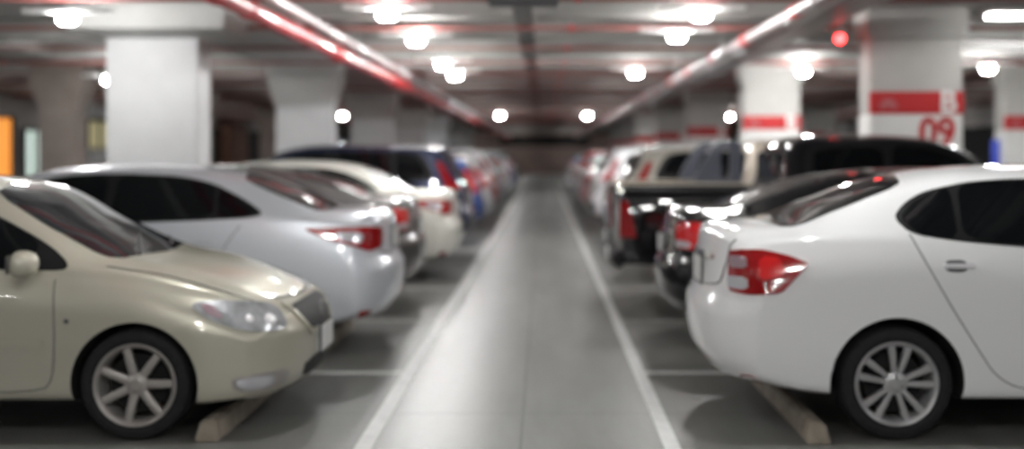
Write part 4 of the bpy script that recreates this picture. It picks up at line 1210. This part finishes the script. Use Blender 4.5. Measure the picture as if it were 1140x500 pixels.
# lamps
def lamp_proto():
    r = empty('ceiling_lamp')
    bm = bmesh.new()
    box(bm, -.45, .45, -.035, .035, .03, .075, .01)
    tube(bm, (0,0,.0), (0,0,.05), .045, 16)
    bm_obj('batten', bm, M['fixture'], r, 40)
    bm = bmesh.new(); bmesh.ops.create_uvsphere(bm, u_segments=20, v_segments=12, radius=.052)
    for v in bm.verts: v.co.x += math.copysign(.045, v.co.x) if abs(v.co.x) > 1e-6 else 0
    bmesh.ops.translate(bm, vec=(0,0,-.03), verts=bm.verts)
    bm_obj('bulb', bm, M['bulb'], r, 60)
    for sx in (-.3, .3):
        bm = bmesh.new(); tube(bm, (sx,0,.07), (sx,0,.47), .008, 8); bm_obj('suspension_rod', bm, M['steel'], r, 50)
    return r
LP = lamp_proto()
first = [True]
def lamp(x, y, z, label, group):
    r = LP if first[0] else copy_tree(LP)
    first[0] = False
    r.location = (x, y, z); tag(r, label, 'ceiling lamp', group)
    for ch in r.children:
        if ch.name.startswith('suspension_rod'): ch.scale.z = (SLAB-z)/.47
    return r
def px2(px, py, z):  # point seen at that pixel, at depth z
    return ((px-605)/F_PX*z, z, CAMH+(172-py)/F_PX*z)
cnt = {'l': 0, 'r': 0}
on = ['nearest','second','third','fourth','fifth','sixth','seventh','eighth','ninth','tenth','eleventh','twelfth','thirteenth','fourteenth','fifteenth']
HL = 2.97
# rows over the lane: left and right
for z in (-8., -3., 2.2, 6.4, 11.8, 14.5, 18.4, 20.9, 42.5):
    lamp(-1.58 if z > 8 else -1.6, z, HL, f'white lamp over the left side of the lane, {on[cnt["l"]]} of its row', 'lamps over the left side of the lane'); cnt['l'] += 1
for z in (-8., -3., 2.2, 6.4, 11.85, 14.0, 20.3, 42.5):
    lamp(1.60, z, HL, f'white lamp over the right side of the lane, {on[cnt["r"]]} of its row', 'lamps over the right side of the lane'); cnt['r'] += 1
side = [(-4.71,11.56,'left bays, nearest'),(-7.25,19.5,'far left aisle, nearest'),(-7.4,43,'far left aisle, most distant'),(4.45,20.0,'right bays behind the number pillar'),(7.35,19.3,'far right aisle, nearest'),
        (9.3,43,'far right aisle, most distant'),(7.0,44,'right bays near the end wall'),(-11,8,'left edge of the garage, nearest'),(11,8,'right edge of the garage, nearest'),        (-6.8,3,'space left of the camera'),(6.8,3,'space right of the camera')]
for x, z, w in side: lamp(x, z, {11.56: 2.90, 19.5: 2.80}.get(z, 2.97), f'white lamp hanging over the {w}', 'lamps over the side bays')
# fill strips added out of sight between the beams to brighten the garage
def fill_strip_proto():
    r = empty('fill_strip_light')
    bm = bmesh.new(); box(bm, -.62, .62, -.06, .06, 0, .06, .008); bm_obj('housing', bm, M['fixture'], r, 40)
    bm = bmesh.new(); tube(bm, (-.58,0,-.018), (.58,0,-.018), .02, 12); bm_obj('tube', bm, M['strip'], r, 50)
    return r
SP = fill_strip_proto(); fs = [True]
for x, wh in ((-9.5,'far left aisle'),(-6.6,'left bays'),(-2.0,'left side of the lane'),(2.0,'right side of the lane'),(6.6,'right bays'),(9.5,'far right aisle'),(-12.6,'left edge'),(12.6,'right edge')):
    zs = [-.92+2.77*k for k in ((0,4,6,7,8,9,11,13,15,18,21,24,27,30,33) if abs(x) > 3 else (7,8,10,11,13,14,16,18,20,22,24,27,29,31,33))]
    if abs(x) > 12: zs = [-.92+2.77*k for k in (9,11,13,15,18,21,24)]
    elif abs(x) > 9: zs = zs[:11]
    for q, z in enumerate(zs):
        r = SP if fs[0] else copy_tree(SP); fs[0] = False
        r.location = (x, z, SLAB-.049); tag(r, f'added fill strip over the {wh}, {on[q]} of its row', 'strip light', 'unseen fill strips added between the ceiling beams')
# twin tube fixtures on the right
def tube_fixture(x, y, z, L, m, label):
    r = empty('tube_light', (x, y, z), 0, label, 'tube light')
    bm = bmesh.new(); box(bm, -L/2, L/2, -.14, .14, .04, .09, .01); bm_obj('housing', bm, M['fixture'], r, 40)
    for sg in (-1, 1):
        bm = bmesh.new(); tube(bm, (-L/2+.04, sg*.07, .015), (L/2-.04, sg*.07, .015), .018, 12); bm_obj('tube', bm, m, r, 50)
    for sx in (-1, 1):
        bm = bmesh.new(); tube(bm, (sx*L/3, 0, .08), (sx*L/3, 0, (.22 if x < 6 else .47)), .008, 8); bm_obj('suspension_rod', bm, M['steel'], r, 50)
tube_fixture(5.25, 12.3, 2.97, 1.2, M['tube'], 'bright twin tube light at the upper right beside the number pillar')
tube_fixture(6.3, 16.2, 2.97, 1.2, M['tube_dim'], 'dim twin tube light below the bright one at the right')
# red bay indicators
def indicator(x, y, z, label):
    r = empty('bay_indicator', (x, y, z), 0, label, 'indicator light', 'red bay indicator lights')
    bm = bmesh.new(); bmesh.ops.create_uvsphere(bm, u_segments=16, v_segments=10, radius=.055); bm_obj('lens', bm, M['red_led'], r, 60)
    bm = bmesh.new(); tube(bm, (0,0,.04), (0,0,.10), .06, 16); tube(bm, (0,0,.1), (0,0,SLAB-z), .01, 8); bm_obj('holder', bm, M['fixture'], r, 40)
indicator(3.30, 13.0, 2.82, 'glowing red indicator lamp just left of the number pillar')

# ---- far left shopfronts, end wall bits, far right
def flat(name, m, x0, x1, y0, y1, z0, z1, label, cat, group=None):
    bm = bmesh.new(); box(bm, x0, x1, y0, y1, z0, z1, bev=.01)
    o = bm_obj(name, bm, m, None); tag(o, label, cat, group); return o
def framed(name, m, y0, y1, z0, z1, label, cat, side=-1):
    x = side*XW
    r = empty(name, (x, (y0+y1)/2, z0), 0, label, cat)
    w, h = (y1-y0)/2, z1-z0; s = -side
    bm = bmesh.new(); box(bm, min(s*.01, s*.05), max(s*.01, s*.05), -w, w, 0, h); bm_obj('lit_panel', bm, m, r)
    bm = bmesh.new()
    a, b = min(s*.01, s*.12), max(s*.01, s*.12)
    for q in (-1, 1): box(bm, a, b, q*w-.06, q*w+.06, -.02, h+.06)
    box(bm, a, b, -w, w, h, h+.08); box(bm, a, b, -.03, .03, 0, h); bm_obj('frame', bm, M['black'], r)
    return r
framed('lit_doorway', M['orange_lit'], 29.3, 31.75, .05, 2.5, 'orange lit doorway at the far left edge', 'doorway')
framed('lit_screen', M['pale_lit'], 32.45, 33.75, .9, 2.2, 'pale green glowing shop window left of the brown pillar', 'shop window')
framed('shop_window', M['yellow_lit'], 36.95, 38.9, 1.75, 2.6, 'dim yellow window between the brown and white pillars', 'window')
flat('shop_wall', M['pillar'], -XW+.01, -XW+.3, 36.8, 44, 2.75, 3.3, 'white fascia above the dim yellow window', 'fascia')
flat('shop_wall', M['pillar'], -XW+.01, -XW+.25, 36.8, 44, .0, 1.6, 'white low wall below the dim yellow window', 'low wall')
flat('brick_pier', M['brick'], -XW+.02, -XW+.6, 52, 55, 0, 3.0, 'reddish brown brick pier on the left wall between the white pillars', 'pier')
flat('dark_shutter', M['black'], -XW+.02, -XW+.1, 46, 52, 0, 2.7, 'dark shuttered opening left of the brick pier', 'shutter')
flat('dark_shutter', M['black'], -XW+.02, -XW+.1, 55, 62, 0, 2.7, 'dark shuttered opening right of the brick pier', 'shutter')
flat('blue_board', M['blue_panel'], 8.28, 8.4, 21.5, 21.6, 1.2, 1.8, 'small blue board at the left of the far right pillar', 'board')
flat('dark_screen_wall', M['void'], XW-.1, XW-.01, 30, 60, 0, 2.45, 'black sheet along the far right wall', 'opening')  # near-black sheet laid against the far right wall

# ------------------------------------------------------------------ camera, world, view
cam = bpy.data.cameras.new('camera'); co = bpy.data.objects.new('camera', cam); COL.objects.link(co)
co.location = (0, 0, CAMH); co.rotation_euler = (PI/2, 0, 0)
cam.sensor_width = 36; cam.lens = F_PX/1140*36; cam.clip_start = .05; cam.clip_end = 300
cam.shift_x = -35/1140; cam.shift_y = -78/1140
cam.dof.use_dof = True; cam.dof.focus_distance = 4.05
cam.dof.aperture_fstop = (cam.lens/1000)/.043
scene.camera = co
w = bpy.data.worlds.new('world'); scene.world = w; w.use_nodes = True
w.node_tree.nodes['Background'].inputs[0].default_value = (.5,.5,.5,1); w.node_tree.nodes['Background'].inputs[1].default_value = .02
scene.view_settings.view_transform = 'Standard'; scene.view_settings.look = 'None'
scene.view_settings.gamma = 1; scene.view_settings.use_curve_mapping = False
scene.view_settings.exposure = 0.16
scene.cycles.use_denoising = True
scene.cycles.max_bounces = 8; scene.cycles.diffuse_bounces = 5; scene.cycles.glossy_bounces = 4
scene.cycles.sample_clamp_indirect = 12
